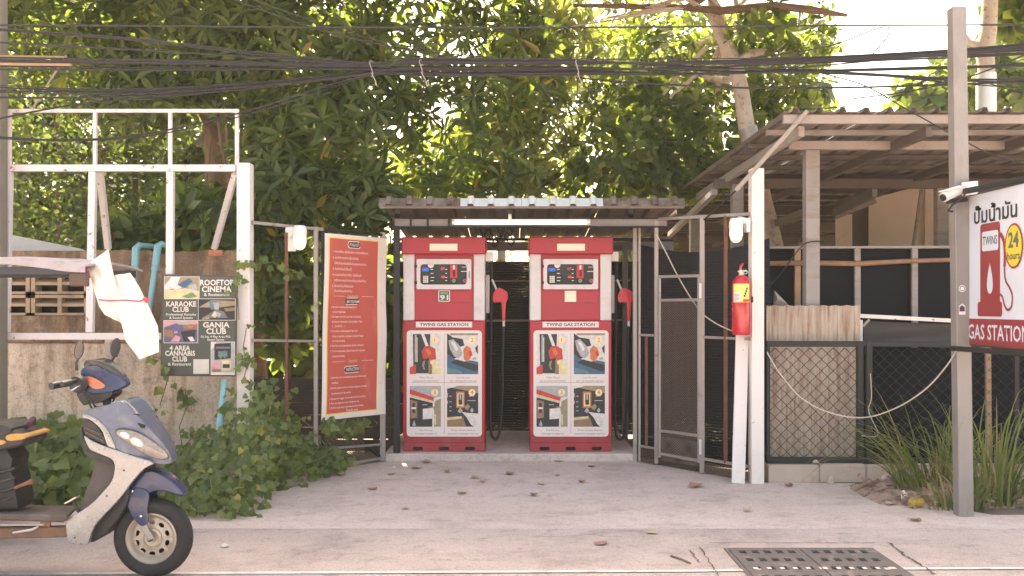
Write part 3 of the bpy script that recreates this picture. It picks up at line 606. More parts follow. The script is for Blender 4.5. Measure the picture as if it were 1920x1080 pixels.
for v, s, w in ((.095, '1. หยอดเหรียญ หรือใส่ธนบัตร ตามจำนวนที่ต้องการ', .50), (.128, '2. ยกหัวจ่ายออกจากตู้จ่ายน้ำมัน', .36), (.158, '   ใส่หัวจ่ายลงในถังน้ำมันของยานพาหนะ', .46), (.189, '3. บีบหัวจ่ายแล้วล็อกไว้', .27), (.220, '4. กดปุ่มจ่ายน้ำมัน สีเขียว เมื่อเต็มแล้ว', .42), (.250, '   เครื่องจะหยุดจ่ายตามจำนวนเงินที่จ่าย', .46), (.281, '5. เมื่อเติมน้ำมันเสร็จเรียบร้อย', .30), (.308, '   เก็บหัวจ่ายกลับที่เดิม', .26)):
    bline(s, .11, v, .021, w, bold=.008)
bline('ขอบคุณครับ', .45, .335, .022, .15, ty, 'CENTER')
for v, s, w in ((.395, '1. Вставьте монеты или банкноты в', .36), (.421, '   купюроприемник.', .19), (.447, '2. Вытяните пистолет из бензоколонки и', .42), (.474, '   вставьте в бензобак автомобиля / байка', .44), (.499, '   3 – ВАЖНО – !', .17), (.525, '3. Сожмите и зафиксируйте пистолет,', .38), (.553, '   чтобы дозировать бензин в соответствии с', .45), (.578, '   суммой оплаты.', .18), (.604, '4. Нажмите на дозированную кнопку (зеленую).', .47), (.633, '5. После окончания, уберите пистолет обратно', .48), (.660, '   в бензоколонку.', .18)):
    bline(s, .105, v, .019, w, bold=.004)
bline('Спасибо', .45, .690, .025, .12, ty, 'CENTER')
for v, s, w in ((.775, '1. Insert the coins or the bank notes due to the amount', .51), (.803, '   needed.', .09), (.831, '2. Pull the nozzle out from the petrol dispenser and insert', .53), (.860, '   into the barrel of the vehicle.', .28), (.888, '3. Squeeze the trigger of the nozzle and lock it to fill up.', .52), (.913, '4. Press the dispenser button (the green one)', .42), (.937, '5. Put the nozzle away at the dispenser after finishing.', .49)):
    bline(s, .10, v, .019, w, bold=.010)
bline('Thank you', .45, .958, .024, .17, tw, 'CENTER', bold=.01)
for v in (.335, .690):
    for ua, ub in ((.14, .32), (.58, .78)):
        a, b = BQ(ua, v, .0052), BQ(ub, v, .0052); MB().poly([a - vd * .0015, b - vd * .0015, b + vd * .0015, a + vd * .0015]).build('rule', tw, bn)
for v in (.12, .37, .60, .82): MB().lathe([(.006, 0), (.009, .002), (.004, .002)], BQ(.90, v, .0025), bnn, 8).build('eyelet', silver, bn)

# the two tall white posts
for x0, x1, yt, d, lab in ((1409.5, 1437, 315, 8.41, 'tall white painted steel post beside the fire extinguisher'), (443.5, 472.5, 305, 8.05, 'tall white painted steel post with rust spots beside the poster')):
    a, b = W(x0, HZ, d).x, W(x1, HZ, d).x; w = (b - a)
    MB().box(a, b - .018, d, d + w, 0, W(0, yt, d).z).build('steel_post', whitepost, None, bevel=.004, label=lab, cat='post')
# white plank leaning below the extinguisher, leaning back on the gate
pa, pb = W(1392, 628, 8.52), W(1384, 905, 8.42); pb.z = .004
MB().bar(pb, pa, .11, .022, up=(0, 1, 0)).build('plank', whitepost, None, bevel=.003, label='white plank leaning on the gate below the fire extinguisher', cat='plank')
# fire extinguisher on the post
ex = thing('fire_extinguisher', 'red fire extinguisher with yellow label hung beside the white post', 'fire extinguisher', W(1390, 628, 8.40))
exr = mat('extinguisher_red', (.46, .012, .025), .25, .05, 4., coat=.4)
e0 = W(1390, 628, 8.40); s_ = 8.40 / F; r_ = 17.5 * s_
MB().lathe([(0, 0), (r_ * .92, 0), (r_, .02), (r_, .40), (r_ * .93, .45), (r_ * .62, .49), (r_ * .3, .505), (0, .505)], e0, Z, 28).build('cylinder', exr, ex, smooth=True)
MB().lathe([(0, .50), (.02, .50), (.022, .545), (.014, .55), (0, .55)], e0, Z, 12).build('valve', silver, ex, smooth=True)
MB().bar(e0 + Vector((-.03, 0, .535)), e0 + Vector((.045, -.01, .54)), .016, .01).build('handle', silver, ex); MB().tube([e0 + Vector((-.01, 0, .55)), e0 + Vector((-.005, 0, .58)), e0 + Vector((.018, 0, .60))], .011, 6).build('lever', exr, ex)
MB().tube([e0 + Vector((.03 + .016 * math.cos(a), -.02, .53 + .016 * math.sin(a))) for a in np.linspace(0, 2 * PI, 13)[:-1]], .003, 5, close=True).build('gauge', silver, ex)
def wrap(a0, a1, z0, z1, m, nm, dr=.001): return MB().grid(lambda u, v: e0 + Vector(((r_ + dr) * math.sin(a0 + (a1 - a0) * u), -(r_ + dr) * math.cos(a0 + (a1 - a0) * u), z0 + (z1 - z0) * v)), 10, 1).build(nm, m, ex, smooth=True)
wrap(-1.15, .72, .275, .43, mat('label_yellow', (.80, .66, .16), .5), 'label'); wrap(-1.13, -.28, .28, .36, printwhite, 'label_text_panel', .0018); wrap(-.05, .66, .28, .30, redprint, 'label_stripe', .0018)
for k in range(5): wrap(-1.05, -.40, .292 + k * .012, .297 + k * .012, greyprint, 'label_line', .0024)
for k in range(4): wrap(.02 + .09 * k, .20 + .09 * k, .32 + .02 * k, .338 + .02 * k, blackprint, 'label_line', .0024)
MB().bar(e0 + Vector((r_ - .004, .02, .30)), e0 + Vector((r_ + .05, .03, .30)), .03, .05).build('bracket', darksteel, ex)
# outdoor bulb lamps
bulbm = mat('bulb_glow', (1, .90, .68), .3, .02, emit=.06); lampwhite = mat('lamp_white', (.74, .71, .68), .4, .04, 4.)
def bulb_lamp(px, py, d, side, label):
    t = thing('wall_lamp', label, 'lamp', W(px, py + 30, d))
    k = d / F; o = W(px, py, d)
    if side < 0: MB().box(o.x - 30 * k, o.x - 10 * k, d + .02, d + .03, o.z - 24 * k, o.z + 22 * k).build('back_plate', lampwhite, t, bevel=.003); MB().tube([o + Vector((-18 * k, .02, 6 * k)), o + Vector((-10 * k, -.03, 12 * k)), o + Vector((-1 * k, -.04, 14 * k))], [.035, .03, .03], 10).build('arm', lampwhite, t, smooth=True)
    else: MB().box(o.x + 20 * k, o.x + 27 * k, d - .02, d + .08, o.z - 2 * k, o.z + 24 * k).build('back_plate', lampwhite, t, bevel=.003); MB().tube([o + Vector((22 * k, .02, 18 * k)), o + Vector((8 * k, 0, 21 * k)), o + Vector((-1 * k, -.02, 14 * k))], [.03, .03, .03], 10).build('arm', lampwhite, t, smooth=True)
    c = o + Vector((0, -.04 if side < 0 else -.02, 0))
    MB().lathe([(0, 24 * k), (10 * k, 23 * k), (13 * k, 16 * k), (13.5 * k, 6 * k), (12.5 * k, 4 * k)], c, Z, 16).build('shade', lampwhite, t, smooth=True)
    MB().lathe([(12 * k, 5 * k), (12.6 * k, -8 * k), (10 * k, -17 * k), (5 * k, -22 * k), (0, -23 * k)], c, Z, 16).build('bulb', bulbm, t, smooth=True)
bulb_lamp(564, 447, LG(548, 447, .06).y, -1, 'white bulb lamp on a square plate by the gate beside the red banner')
bulb_lamp(1379, 433, 8.36, 1, 'white bulb lamp on the post above the fire extinguisher')

# ================================================================== left: wall, sign frame, poster, pipes
wl_ = thing('boundary_wall', 'old stained concrete wall with breeze block vents behind the white frame', 'wall', (-4.4, 8.7, 0))
zt = W(0, 470, 8.75).z; xr = W(446, 0, 8.75).x; xv = W(170, 0, 8.75).x; zv0, zv1 = W(0, 592, 8.75).z, W(0, 512, 8.75).z
# ragged top edge
tp = [(xv + (xr - xv) * i / 14, zt + random.uniform(-.012, .01) - (.03 if i in (7, 12) else 0)) for i in range(15)]
MB().prism([(xv, 8.75, .0), (xr, 8.75, .0)] + [(x, 8.75, z) for x, z in tp[::-1]], (0, .14, 0)).build('upper_wall', brownwall, wl_)
MB().box(-7.5, xv, 8.75, 8.89, zv1, zt).build('upper_wall', brownwall, wl_); MB().box(-7.5, xv, 8.75, 8.89, 0, zv0).build('upper_wall', brownwall, wl_)
zl = W(0, 641, 8.62).z
MB().box(-7.5, W(441, 0, 8.62).x, 8.62, 8.749, 0, zl - .006).build('lower_wall', oldwall, wl_, bevel=.012); MB().box(-7.5, xr - .02, 8.60, 8.749, zl - .005, zl + .04).build('ledge', brownwall, wl_, bevel=.008)
breeze = mat('w_breeze', (.37, .27, .18), .9, .15, 4., .5, 50., dirt=((.22, .15, .10), .5, .72, 5.))
bw, bh = .50, (zv1 - zv0) / 1
kx = xv - .02; cols = 4
for i in range(cols):                      # breeze blocks: each a frame with four louvre slots
    x1 = kx - i * (bw + .012); x0 = x1 - bw
    for j in range(2):
        z0 = zv0 + j * (zv1 - zv0) / 2 + .004; z1 = zv0 + (j + 1) * (zv1 - zv0) / 2 - .004
        mb = MB(); f = .035; ym = 8.74
        mb.box(x0, x1, ym, ym + .13, z1 - f * .8, z1).box(x0, x1, ym, ym + .13, z0, z0 + f * .6)
        mb.box(x0, x0 + f, ym, ym + .13, z0, z1).box(x1 - f, x1, ym, ym + .13, z0, z1).box((x0 + x1) / 2 - f / 2, (x0 + x1) / 2 + f / 2, ym + .001, ym + .13, z0, z1)
        zm = (z0 + z1) / 2
        for xa, xb in ((x0 + f, (x0 + x1) / 2 - f / 2), ((x0 + x1) / 2 + f / 2, x1 - f)):
            mb.add([(xa, ym + .01, zm + .012), (xb, ym + .01, zm + .012), (xb, ym + .01, zm - .012), (xa, ym + .01, zm - .012), (xa, ym + .12, zm + .055), (xb, ym + .12, zm + .055), (xb, ym + .12, zm + .03), (xa, ym + .12, zm + .03)], [(0, 1, 2, 3), (0, 1, 5, 4), (3, 2, 6, 7)])
        mb.build('breeze_block', breeze, wl_)
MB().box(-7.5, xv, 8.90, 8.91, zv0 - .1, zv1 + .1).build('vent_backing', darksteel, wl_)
MB().box(W(388, 0, 8.7).x, W(415, 0, 8.7).x, 8.735, 8.80, zt - .05, zt + .005).build('exposed_brick', mat('brick_red', (.40, .17, .09), .9, .2, 8., .5), wl_, bevel=.006)
# pale sheet roof of a shack behind the wall
MB().hexa([W(-60, 470, 9.6), W(170, 474, 9.6), W(170, 474, 11.5), W(-60, 470, 11.5), W(-60, 424, 9.6), W(150, 466, 9.6), W(150, 466, 11.5), W(-60, 424, 11.5)]).build('shack_roof', mat('pale_sheet', (.60, .54, .50), .7, .06, 4.), None, label='pale sheet roof edge showing above the concrete wall', cat='roof')
fr = thing('billboard_frame', 'empty white painted steel sign frame standing over the concrete wall', 'frame', W(220, 640, 8.12))
dF = 8.12; kf = dF / F
def fb(name, x0, y0, x1, y1, wpx, dep=.05, d=dF, d2=None): return MB().bar(W(x0, y0, d), W(x1, y1, d2 or d), *((wpx * kf, dep) if abs(x1 - x0) < abs(y1 - y0) else (dep, wpx * kf)), up=None if abs(x1 - x0) > abs(y1 - y0) else (0, 1, 0)).build(name, whitepaint, fr, bevel=.002)
fb('top_rail', -70, 208, 448, 208, 6.5, .03); fb('middle_rail', -70, 315.5, 443, 315.5, 12.5); fb('bottom_rail', -70, 630.5, 314, 630.5, 12.5)
for x in (18, 178.5, 319.5, 444.5): fb('upper_upright', x, 211, x, 309, 6.5, .03)
for x0, x1, yb in ((17, 11, 623), (174.5, 169, 623), (320, 318, 700)): fb('lower_upright', x0, 322, x1, yb, 13)
fb('back_brace', 187, 322, 203, 466, 12, .04, 8.16, 8.78); fb('back_brace', 441, 326, 402, 466, 11, .04, 8.16, 8.78); fb('foot', 204, 637, 205, 690, 12, .04, 8.14, 8.60)
MB().box(W(-75, 0, dF).x, W(-63, 0, dF).x, dF - .03, dF + .03, 0, W(0, 205, dF).z).build('end_post', whitepaint, fr)
# blue water pipes over the wall
for pts, lab in (([W(285, 462, 8.95), W(262, 460, 8.72), W(255, 466, 8.66), W(253, 500, 8.57), W(249, 560, 8.57), W(247, 640, 8.57)], 'blue plastic water pipe bent over the wall top, farther from the poster'), ([W(322, 466, 8.95), W(304, 458, 8.72), W(296, 462, 8.66), W(291, 500, 8.57), W(281, 570, 8.57), W(270, 640, 8.57)], 'blue plastic water pipe bent over the wall top, nearer the poster'), ([W(421, 712, 8.05), W(412, 790, 7.95), W(400, 882, 7.86), W(397, 905, 7.84)], 'blue plastic water pipe slanting down below the poster through the vines')):
    t = thing('water_pipe', lab, 'pipe', pts[-1]); MB().tube(pts, .024, 10).build('pipe', pvc, t, smooth=True)
    if len(pts) == 6:
        MB().tube(pts[1:4], [.03, .032, .03], 10).build('elbow', pvc, t, smooth=True); MB().tube([pts[3], pts[3].lerp(pts[4], .1)], .031, 10).build('collar', pvc, t)
    else: MB().tube([pts[1], pts[1].lerp(pts[2], .1)], .03, 10).build('collar', pvc, t)
# poster
po = thing('poster_board', 'dark green poster board advertising rooftop cinema and clubs, fixed to the frame', 'poster', W(374, 705, 7.98))
dp_ = 7.98; kp = dp_ / F; pgreen = mat('poster_green', (.075, .082, .066), .5, .1, 4.)
MB().hexa([W(301, 705, dp_), W(442, 706, dp_), W(442, 706, dp_ + .03), W(301, 705, dp_ + .03), W(304, 514, dp_), W(447, 517, dp_), W(447, 517, dp_ + .03), W(304, 514, dp_ + .03)]).build('board', mat('poster_edge', (.07, .06, .055), .6), po, bevel=.002)
MB().poly([W(304, 702, dp_ - .002), W(438, 703, dp_ - .002), W(442, 520, dp_ - .002), W(307, 518, dp_ - .002)]).build('printed_sheet', pgreen, po)
PO = lambda zx, zy, off=.004: W(290 + zx * 170 / 798, 490 + zy * 230 / 1080, dp_ - off)
pwhite = mat('poster_white', (.72, .66, .60), .5, .03)
sA = [('e', FULL), ('w', [(0, .6), (.2, 1), (.45, 1), (.35, .5), (0, .4)]), ('b', [(.35, .62), (.7, .95), (.82, .8), (.6, .5)]), ('s', [(.7, .6), (.9, .7), (.95, .4), (.7, .4)]), ('c', [(0, 0), (1, 0), (1, .35), (.6, .48), (.2, .4), (0, .45)]), ('y', [(.1, .05), (.4, .25), (.55, .1), (.4, .02)]), ('l', [(.5, .1), (.8, .3), (.95, .1), (.7, .02)]), ('w', [(.2, .5), (.4, .62), (.5, .5), (.3, .42)])]
sB = [('k', FULL), ('e', [(0, .6), (.35, .95), (1, .9), (1, .7), (.6, .6)]), ('t', [(.28, .9), (.5, .9), (.5, .5), (.34, .5)]), ('s', [(.4, .85), (.56, .8), (.56, .5), (.44, .5)]), ('g', [(.1, .1), (.5, .5), (.7, .4), (.8, .1)]), ('c', [(.35, .2), (.45, .45), (.52, .3), (.46, .1)]), ('s', [(.5, .4), (.62, .3), (.58, .12), (.48, .2)]), ('n', [(.7, .55), (1, .6), (1, .45), (.75, .4)]), ('e', [(.1, .1), (.3, .2), (.3, .04), (.1, .02)])]
sC = [('v', FULL), ('p', [(0, .7), (.4, .9), (1, .82), (1, 1), (0, 1)]), ('s', [(.3, .95), (.9, .95), (.75, .82), (.45, .82)]), ('n', [(.55, .8), (1, .85), (1, .6), (.6, .62)]), ('o', [(.7, .78), (.86, .82), (.86, .66), (.72, .66)]), ('n', [(0, .58), (.25, .6), (.3, .2), (0, .3)]), ('p', [(.2, .05), (.35, .35), (.5, .25), (.45, .05)]), ('k', [(.5, .5), (.95, .6), (.9, .1), (.6, .05)]), ('w', [(.7, .25), (.85, .28), (.92, .08), (.8, .06)]), ('p', [(.3, .5), (.4, .55), (.42, .45), (.3, .42)])]
sD = [('s', FULL), ('w', [(0, .75), (.2, .95), (.2, 1), (0, 1)]), ('k', [(.14, .95), (.85, .98), (.85, .5), (.14, .45)]), ('g', rc(.2, .8, .8, .86)), ('t', rc(.3, .7, .55, .72)), ('l', rc(.36, .46, .5, .7)), ('g', rc(.55, .62, .5, .74)), ('c', rc(.45, .86, .14, .44)), ('k', rc(.5, .8, .2, .32)), ('p', [(.02, .4), (.3, .42), (.4, .2), (.05, .15)]), ('y', rc(.5, .8, .36, .42)), ('w', rc(0, 1, 0, .06)), ('n', rc(.05, .42, .08, .16))]
for (x0, y0, x1, y1), sp in (((88, 138, 390, 328), sA), ((386, 332, 708, 516), sB), ((82, 524, 378, 716), sC), ((498, 712, 702, 996), sD)):
    o = PO(x0, y1, .003); w, h = (x1 - x0) * 170 / 798 * kp, (y1 - y0) * 230 / 1080 * kp
    MB().poly([o + X * a + Z * b for a, b in ((-.004, -.004), (w + .004, -.004), (w + .004, h + .004), (-.004, h + .004))]).build('photo_border', pwhite, po)
    picture('printed_photo', po, o + Vector((0, -.001, 0)), X, Z, w, h, sp, Vector((0, -1, 0)))
q0, q1 = PO(340, 990), PO(478, 862); MB().poly([q0, Vector((q1.x, q0.y, q0.z)), q1, Vector((q0.x, q0.y, q1.z))]).build('blank_square', mat('poster_pale', (.60, .55, .50), .5), po)
for s, cx, cy, hpx, wpx, b in (('ROOFTOP', 548, 190, 50, 296, .05), ('CINEMA', 546, 248, 50, 262, .05), ('& Restaurant', 546, 294, 26, 226, .03), ('KARAOKE', 234, 378, 46, 264, .05), ('CLUB', 228, 426, 44, 146, .05), ('Professional Karaoke', 232, 468, 21, 264, .03), ('& Sound System', 232, 498, 21, 206, .03), ('GANJA', 542, 562, 48, 234, .05), ('CLUB', 542, 618, 50, 176, .05), ('DJ Set, 4 Play Area PS5,', 538, 664, 19, 262, .03), ('Board Games', 538, 690, 19, 146, .03), ('4 AREA', 222, 766, 42, 182, .05), ('CANNABIS', 224, 812, 44, 264, .05), ('CLUB', 220, 862, 44, 132, .05), ('& Restaurant', 220, 906, 26, 204, .03)):
    text(s, PO(cx, cy, .005), X, Z, hpx * 230 / 1080 * kp, pwhite, po, w=wpx * 170 / 798 * kp, bold=b * .5)

# ================================================================== right: open shed
sd = thing('shed', 'open shed with a corrugated metal roof on grey posts behind the chain link fence', 'shed', (5.0, 11, 0))
x0s, dz = 2.185, 8.0; zf = W(0, 209, dz).z; zbk = zf - .10; d1 = 22.0
xs = x0s; k = 0
while xs < 8.6:
    xe = xs + .76; rb_ = [xs + .095 + .19 * i for i in range(4)]
    trap(xs, xe - .004, (dz, zf), (d1, zbk), .035, roofunder, 'roof_sheet', sd, rb_, .03); xs = xe; k += 1
def sb(name, x0, x1, d, z0, z1, m, dep=.05): return MB().box(x0, x1, d, d + dep, z0, z1).build(name, m, sd, bevel=.003)
sb('front_fascia', 2.20, 8.6, 8.06, zf - .085, zf - .012, palebeam, .04)
for i in range(19):
    d = 8.75 + i * .70; zz = zf + (zbk - zf) * (d - dz) / (d1 - dz); sb('purlin', 2.24, 8.6, d, zz - .055, zz - .006, shadetimber if i else timber, .06)
zr = 2.985
for xr_ in (2.36, 3.40, 4.42, 5.6): MB().bar((xr_, 8.12, zr - .055), (xr_, 21.9, zr - .155), .05, .085).build('rafter', palebeam if xr_ < 2.5 else shadetimber, sd, bevel=.003)
sb('front_beam', 2.47, 8.6, 8.88, W(0, 275.5, 8.88).z - .02, W(0, 257.5, 8.88).z - .03, palebeam, .08); sb('cross_beam', 2.22, 8.6, 10.9, W(0, 349, 10.9).z - .02, W(0, 332, 10.9).z - .02, shadetimber, .07)
[sb('cross_beam', 2.22, 8.6, q_, 2.74, 2.86, shadetimber, .07) for q_ in (13.4, 16.2, 19.2)]
for x, d, zt_ in ((2.684, 8.9, 2.90), (2.47, 10.9, 2.84), (5.75, 8.9, 2.90), (4.72, 10.92, 2.80), (2.47, 13.45, 2.74), (5.6, 13.45, 2.74), (2.47, 19.2, 2.74), (5.6, 19.2, 2.74)): sb('post', x - .062, x + .062, d - .02, 0, zt_ - .001, timber, .11)
MB().bar(W(1340, 360, 10.5), W(1256, 440, 13.4), .06, .06).build('brace', timber, sd)
for xa, ya, da, xb, yb, db in ((1640, 362, 9.8, 1565, 398, 11.6), (1520, 393, 10.4, 1440, 425, 12.4)): MB().bar(W(xa, ya, da), W(xb, yb, db), .05, .08).build('brace', shadetimber, sd)
MB().box(2.2, 8.6, 21.95, 22.0, 0, 2.95).build('added_back_wall', shadetimber, sd)  # dark wall added to close the bright gap under the roof
# fibreboard house wall seen through the shed
hw_ = thing('board_wall', 'beige fibreboard wall panels under the shed roof', 'wall', W(1700, 470, 12.5))
dW = 12.6
def panel(poly, m=palewood, nm='board', off=0.): return MB().prism([W(x, y, dW - off) for x, y in poly], (0, .03, 0)).build(nm, m, hw_)
panel([(1568, 1010), (1598, 1010), (1598, 401), (1568, 407)]); panel([(1629.5, 1000), (1733, 1000), (1733, 346), (1629.5, 374)]); panel([(1734.5, 1000), (1754, 1000), (1754, 341), (1734.5, 346)], palewood, 'pilaster', .04); panel([(1755.5, 1000), (1990, 1000), (1990, 300), (1755.5, 341)])
panel([(1598.5, 1000), (1629, 1000), (1629, 375), (1598.5, 400)], mat('opening_dark', (.12, .095, .075), .9), 'opening_shade', -.04); MB().bar(W(1566, 404, dW - .03), W(1640, 374, dW - .03), .05, .10).build('rake_board', timber, hw_)  # first panel is a dark sheet standing for the shaded opening
MB().bar(W(1729, 345, 12.3), W(1712, 463, 12.3), .03, .03).build('strut', timber, hw_)
# pale pole leaning against the roof corner
a, b = W(1514, 208, 7.98), W(1380, 357, 8.30)
MB().tube([a, b], .019, 8).build('leaning_pole', palebeam, None, smooth=True, label='thin pale pole running diagonally from the shed roof corner to the white post', cat='pole')
# black plastic screen on a timber frame
sc_ = thing('screen_fence', 'black plastic sheeting screen nailed on a timber frame behind the chain link', 'screen', W(1650, 880, 9.25)); dS = 9.25; ks = dS / F
MB().grid(lambda u, v: Vector((W(1425, 0, dS).x + (8.2 - W(1425, 0, dS).x) * u, dS + .03 + .014 * math.sin(u * 45 + v * 3) * math.sin(v * 5 + u * 9), .02 + (W(0, 466, dS).z - .02) * v)), 60, 16).build('sheeting', blacksheet, sc_, smooth=True)
for x in (1494, 1606, 1713, 1842, 1960): MB().box(W(x - 5.5, 0, dS).x, W(x + 5.5, 0, dS).x, dS - .035, dS, 0, W(0, 466, dS).z).build('stud', rawwood if x == 1494 else timber, sc_, bevel=.002)
MB().bar(W(1412, 464.5, dS - .02), W(2060, 462, dS - .02), .05, .022).build('top_rail', timber, sc_, bevel=.002)
MB().tube([W(1436, 494, dS - .05), W(1520, 493, dS - .06), W(1610, 494.5, dS - .06), W(1690, 490, dS - .06), W(1785, 487, dS - .05)], [.022, .024, .025, .022, .02], 8).build('branch_rail', mat('branch_brown', (.26, .15, .09), .9, .3, 8., .8, 40.), sc_, smooth=True)
# weathered corrugated sheet standing behind the mesh
cm = MB(); xa, xb = W(1437, 0, 8.78).x, W(1613, 0, 8.78).x; n = 66
weather = mat('weathered_sheet', (.46, .37, .30), .7, .12, 3., .1, 40., dirt=((.24, .135, .075), .46, .64, 2.6, (6, 6, .7), .9), dirt2=((.56, .48, .41), .5, .7, 3., (5, 5, .5), .6))
prof = [(xa + (xb - xa) * i / n, .018 * (1 if (i % 6) < 2 else 0) + .005 * (i % 2)) for i in range(n + 1)]
cm.add([(x, 8.78 - h, .16) for x, h in prof] + [(x, 8.80 - h, W(0, 573, 8.78).z + .004 * math.sin(x * 60)) for x, h in prof], [(i, i + 1, n + 2 + i, n + 1 + i) for i in range(n)])
cm.build('corrugated_sheet', weather, None, solid=.001, label='weathered brown corrugated metal sheet standing behind the chain link', cat='metal sheet')
# block footing
ft = thing('block_footing', 'low course of pale concrete blocks under the chain link fence', 'footing', (3.2, 8.55, 0))
blk = mat('w_block', (.46, .37, .30), .92, .15, 3., .6, 60., dirt=((.34, .20, .13), .52, .72, 6.)); xx = W(1441, 0, 8.47).x
while xx < 4.9:
    w = random.choice((.40, .40, .44)); MB().box(xx, xx + w - .012, 8.47 + random.uniform(-.006, .006), 8.66, 0, .155 + random.uniform(-.006, .004)).build('block', blk, ft, bevel=.010, seg=2); xx += w
MB().box(W(1441, 0, 8.5).x, 4.9, 8.485, 8.65, 0, .14).build('mortar', mat('w_mortar', (.40, .33, .28), .95), ft)
# chain link fence with black frame
CL = plane_through((0, 8.56), (1, 8.56)); fc = thing('chain_link_fence', 'chain link fence in a black steel frame on the block footing', 'fence', (3.4, 8.56, .155))
MB().bar(CL(1437, 644.5), CL(2000, 646), .035, .05).build('top_rail', darksteel, fc, bevel=.003); MB().bar(CL(1437, 862.5), CL(2000, 866), .035, .055).build('bottom_rail', darksteel, fc, bevel=.003)
vb(CL, 1612, 640, 868, .05, darksteel, fc, 'post'); vb(CL, 1629, 640, 868, .05, darksteel, fc, 'post'); vb(CL, 1440, 640, 868, .03, darksteel, fc, 'post'); vb(CL, 1905, 640, 868, .04, darksteel, fc, 'post')
def chain_link(x0, x1, y0, y1, cell, r, m):
    a = CL(x0, y1); b = CL(x1, y0); w, h = b.x - a.x, b.z - a.z; mb = MB(); n = int(w / (cell / 2)); nz = int(h / (cell * .5)) + 1
    for i in range(n):
        xa = a.x + i * cell / 2; pts = []
        for j in range(nz + 1):
            z = a.z + h * j / nz; off = (cell / 2 if (i + j) % 2 else 0) - .0; pts.append(Vector((xa + off * 1.04, 8.56 + (.006 if j % 2 else -.006) * (1 if i % 2 else -1), z)))
        mb.tube(pts, r, 4, cap=False)
    o = mb.build('wire_mesh', m, fc); o['kind'] = 'stuff'
wire = mat('fence_wire', (.055, .045, .042), .55, .2, 12.)
chain_link(1442, 1606, 652, 858, .10, .0042, wire); chain_link(1636, 1990, 652, 860, .10, .0026, mat('fence_wire_thin', (.035, .032, .033), .55, .2, 12.))
# pale timber frame leaning on the screen + small props
tf = thing('timber_frame', 'pale timber batten frame fixed across the black screen above the chain link', 'frame', W(1612, 640, 8.95))
MB().bar(W(1608, 592, 8.95), W(1800, 602, 8.95), .03, .035).build('top_batten', whitepost, tf, bevel=.002); MB().bar(W(1613, 600, 8.95), W(1613, 660, 8.95), .035, .03, up=(0, 1, 0)).build('upright', whitepost, tf, bevel=.002); MB().bar(W(1618, 612, 8.94), W(1630, 599, 8.94), .012, .02).build('gusset', palebeam, tf)
MB().grid(lambda u, v: W(1619 + 175 * u, 602 + 6 * u + 45 * v, 8.99) + Vector((0, .012 * math.sin(v * 8 + u * 5), 0)), 20, 8).build('cover_cloth', mat('dark_cloth', (.06, .052, .05), .85, .2, 3.), tf, smooth=True)
MB().grid(lambda u, v: W(1640 + 380 * u, 652 + 216 * v, 9.1) + Vector((0, .02 * math.sin(u * 21 + v * 4) * math.sin(v * 3 + u * 7), 0)), 50, 14).build('plastic_sheet', blacksheet, None, smooth=True, label='black plastic sheet wrinkled behind the chain link beside the grass', cat='plastic sheet')
MB().bar(W(1852, 640, 8.9), W(1854, 880, 8.9), .045, .03, up=(0, 1, 0)).build('stake', rawwood, None, label='brown wooden stake behind the chain link to the right of the sign post', cat='stake')
MB().add([W(1452, 545, 9.15), W(1478, 572, 9.15), W(1449, 575, 9.15), W(1458, 560, 9.05)], [(0, 1, 3), (1, 2, 3), (2, 0, 3)]).build('plastic_scrap', whiteplastic, None, solid=.003, label='torn white plastic scrap at the top of the corrugated sheet', cat='scrap')
# slack pale cable from post to sign post
def sagline(pts, r, name, m, label, cat, n=8, sub=8, group=None):
    q = [Vector(p) for p in pts]; out = []
    for i in range(len(q) - 1):
        a, b, c, e = q[max(i - 1, 0)], q[i], q[i + 1], q[min(i + 2, len(q) - 1)]
        for s in range(sub):
            w = s / sub; out.append(.5 * ((2 * b) + (c - a) * w + (2 * a - 5 * b + 4 * c - e) * w * w + (3 * b - a - 3 * c + e) * w ** 3))
    out.append(q[-1]); return MB().tube(out, r, n).build(name, m, None, smooth=True, label=label, cat=cat, group=group)
ropem = mat('rope_pale', (.52, .44, .38), .8, .1, 20.)
sagline([W(1438, 660, 8.4), W(1462, 700, 8.36), W(1505, 748, 8.25), W(1560, 775, 8.05), W(1620, 783, 7.85), W(1680, 765, 7.6), W(1735, 730, 7.4), W(1775, 686, 7.22), W(1797, 651, 7.08)], .0055, 'slack_cable', ropem, 'pale cable sagging between the white post and the sign post', 'cable')
sagline([W(1231, 440, 9.2), W(1246, 468, 9.25), W(1275, 525, 9.2), W(1310, 580, 9.0), W(1340, 605, 8.75), W(1376, 622, 8.5)], .0055, 'slack_cable', ropem, 'pale knotted cord drooping across the gate towards the fire extinguisher', 'cord')
sagline([W(1632, 700, 8.5), W(1634, 745, 8.5), W(1629, 772, 8.5), W(1646, 815, 8.48), W(1615, 817, 8.5)], .004, 'wire_end', ropem, 'bent pale wire end dangling on the black fence post', 'wire')
sagline([W(1380, 357, 8.3), W(1350, 385, 8.6), W(1320, 412, 8.9)], .007, 'stay_wire', cablemat, 'dark stay wire below the leaning pale pole at the shed', 'wire')
sagline([W(1445, 535, 9.1), W(1468, 508, 8.9), W(1508, 458, 8.83), W(1545, 453, 8.83)], .006, 'stay_wire', cablemat, 'dark wire tied round the grey shed post', 'wire')
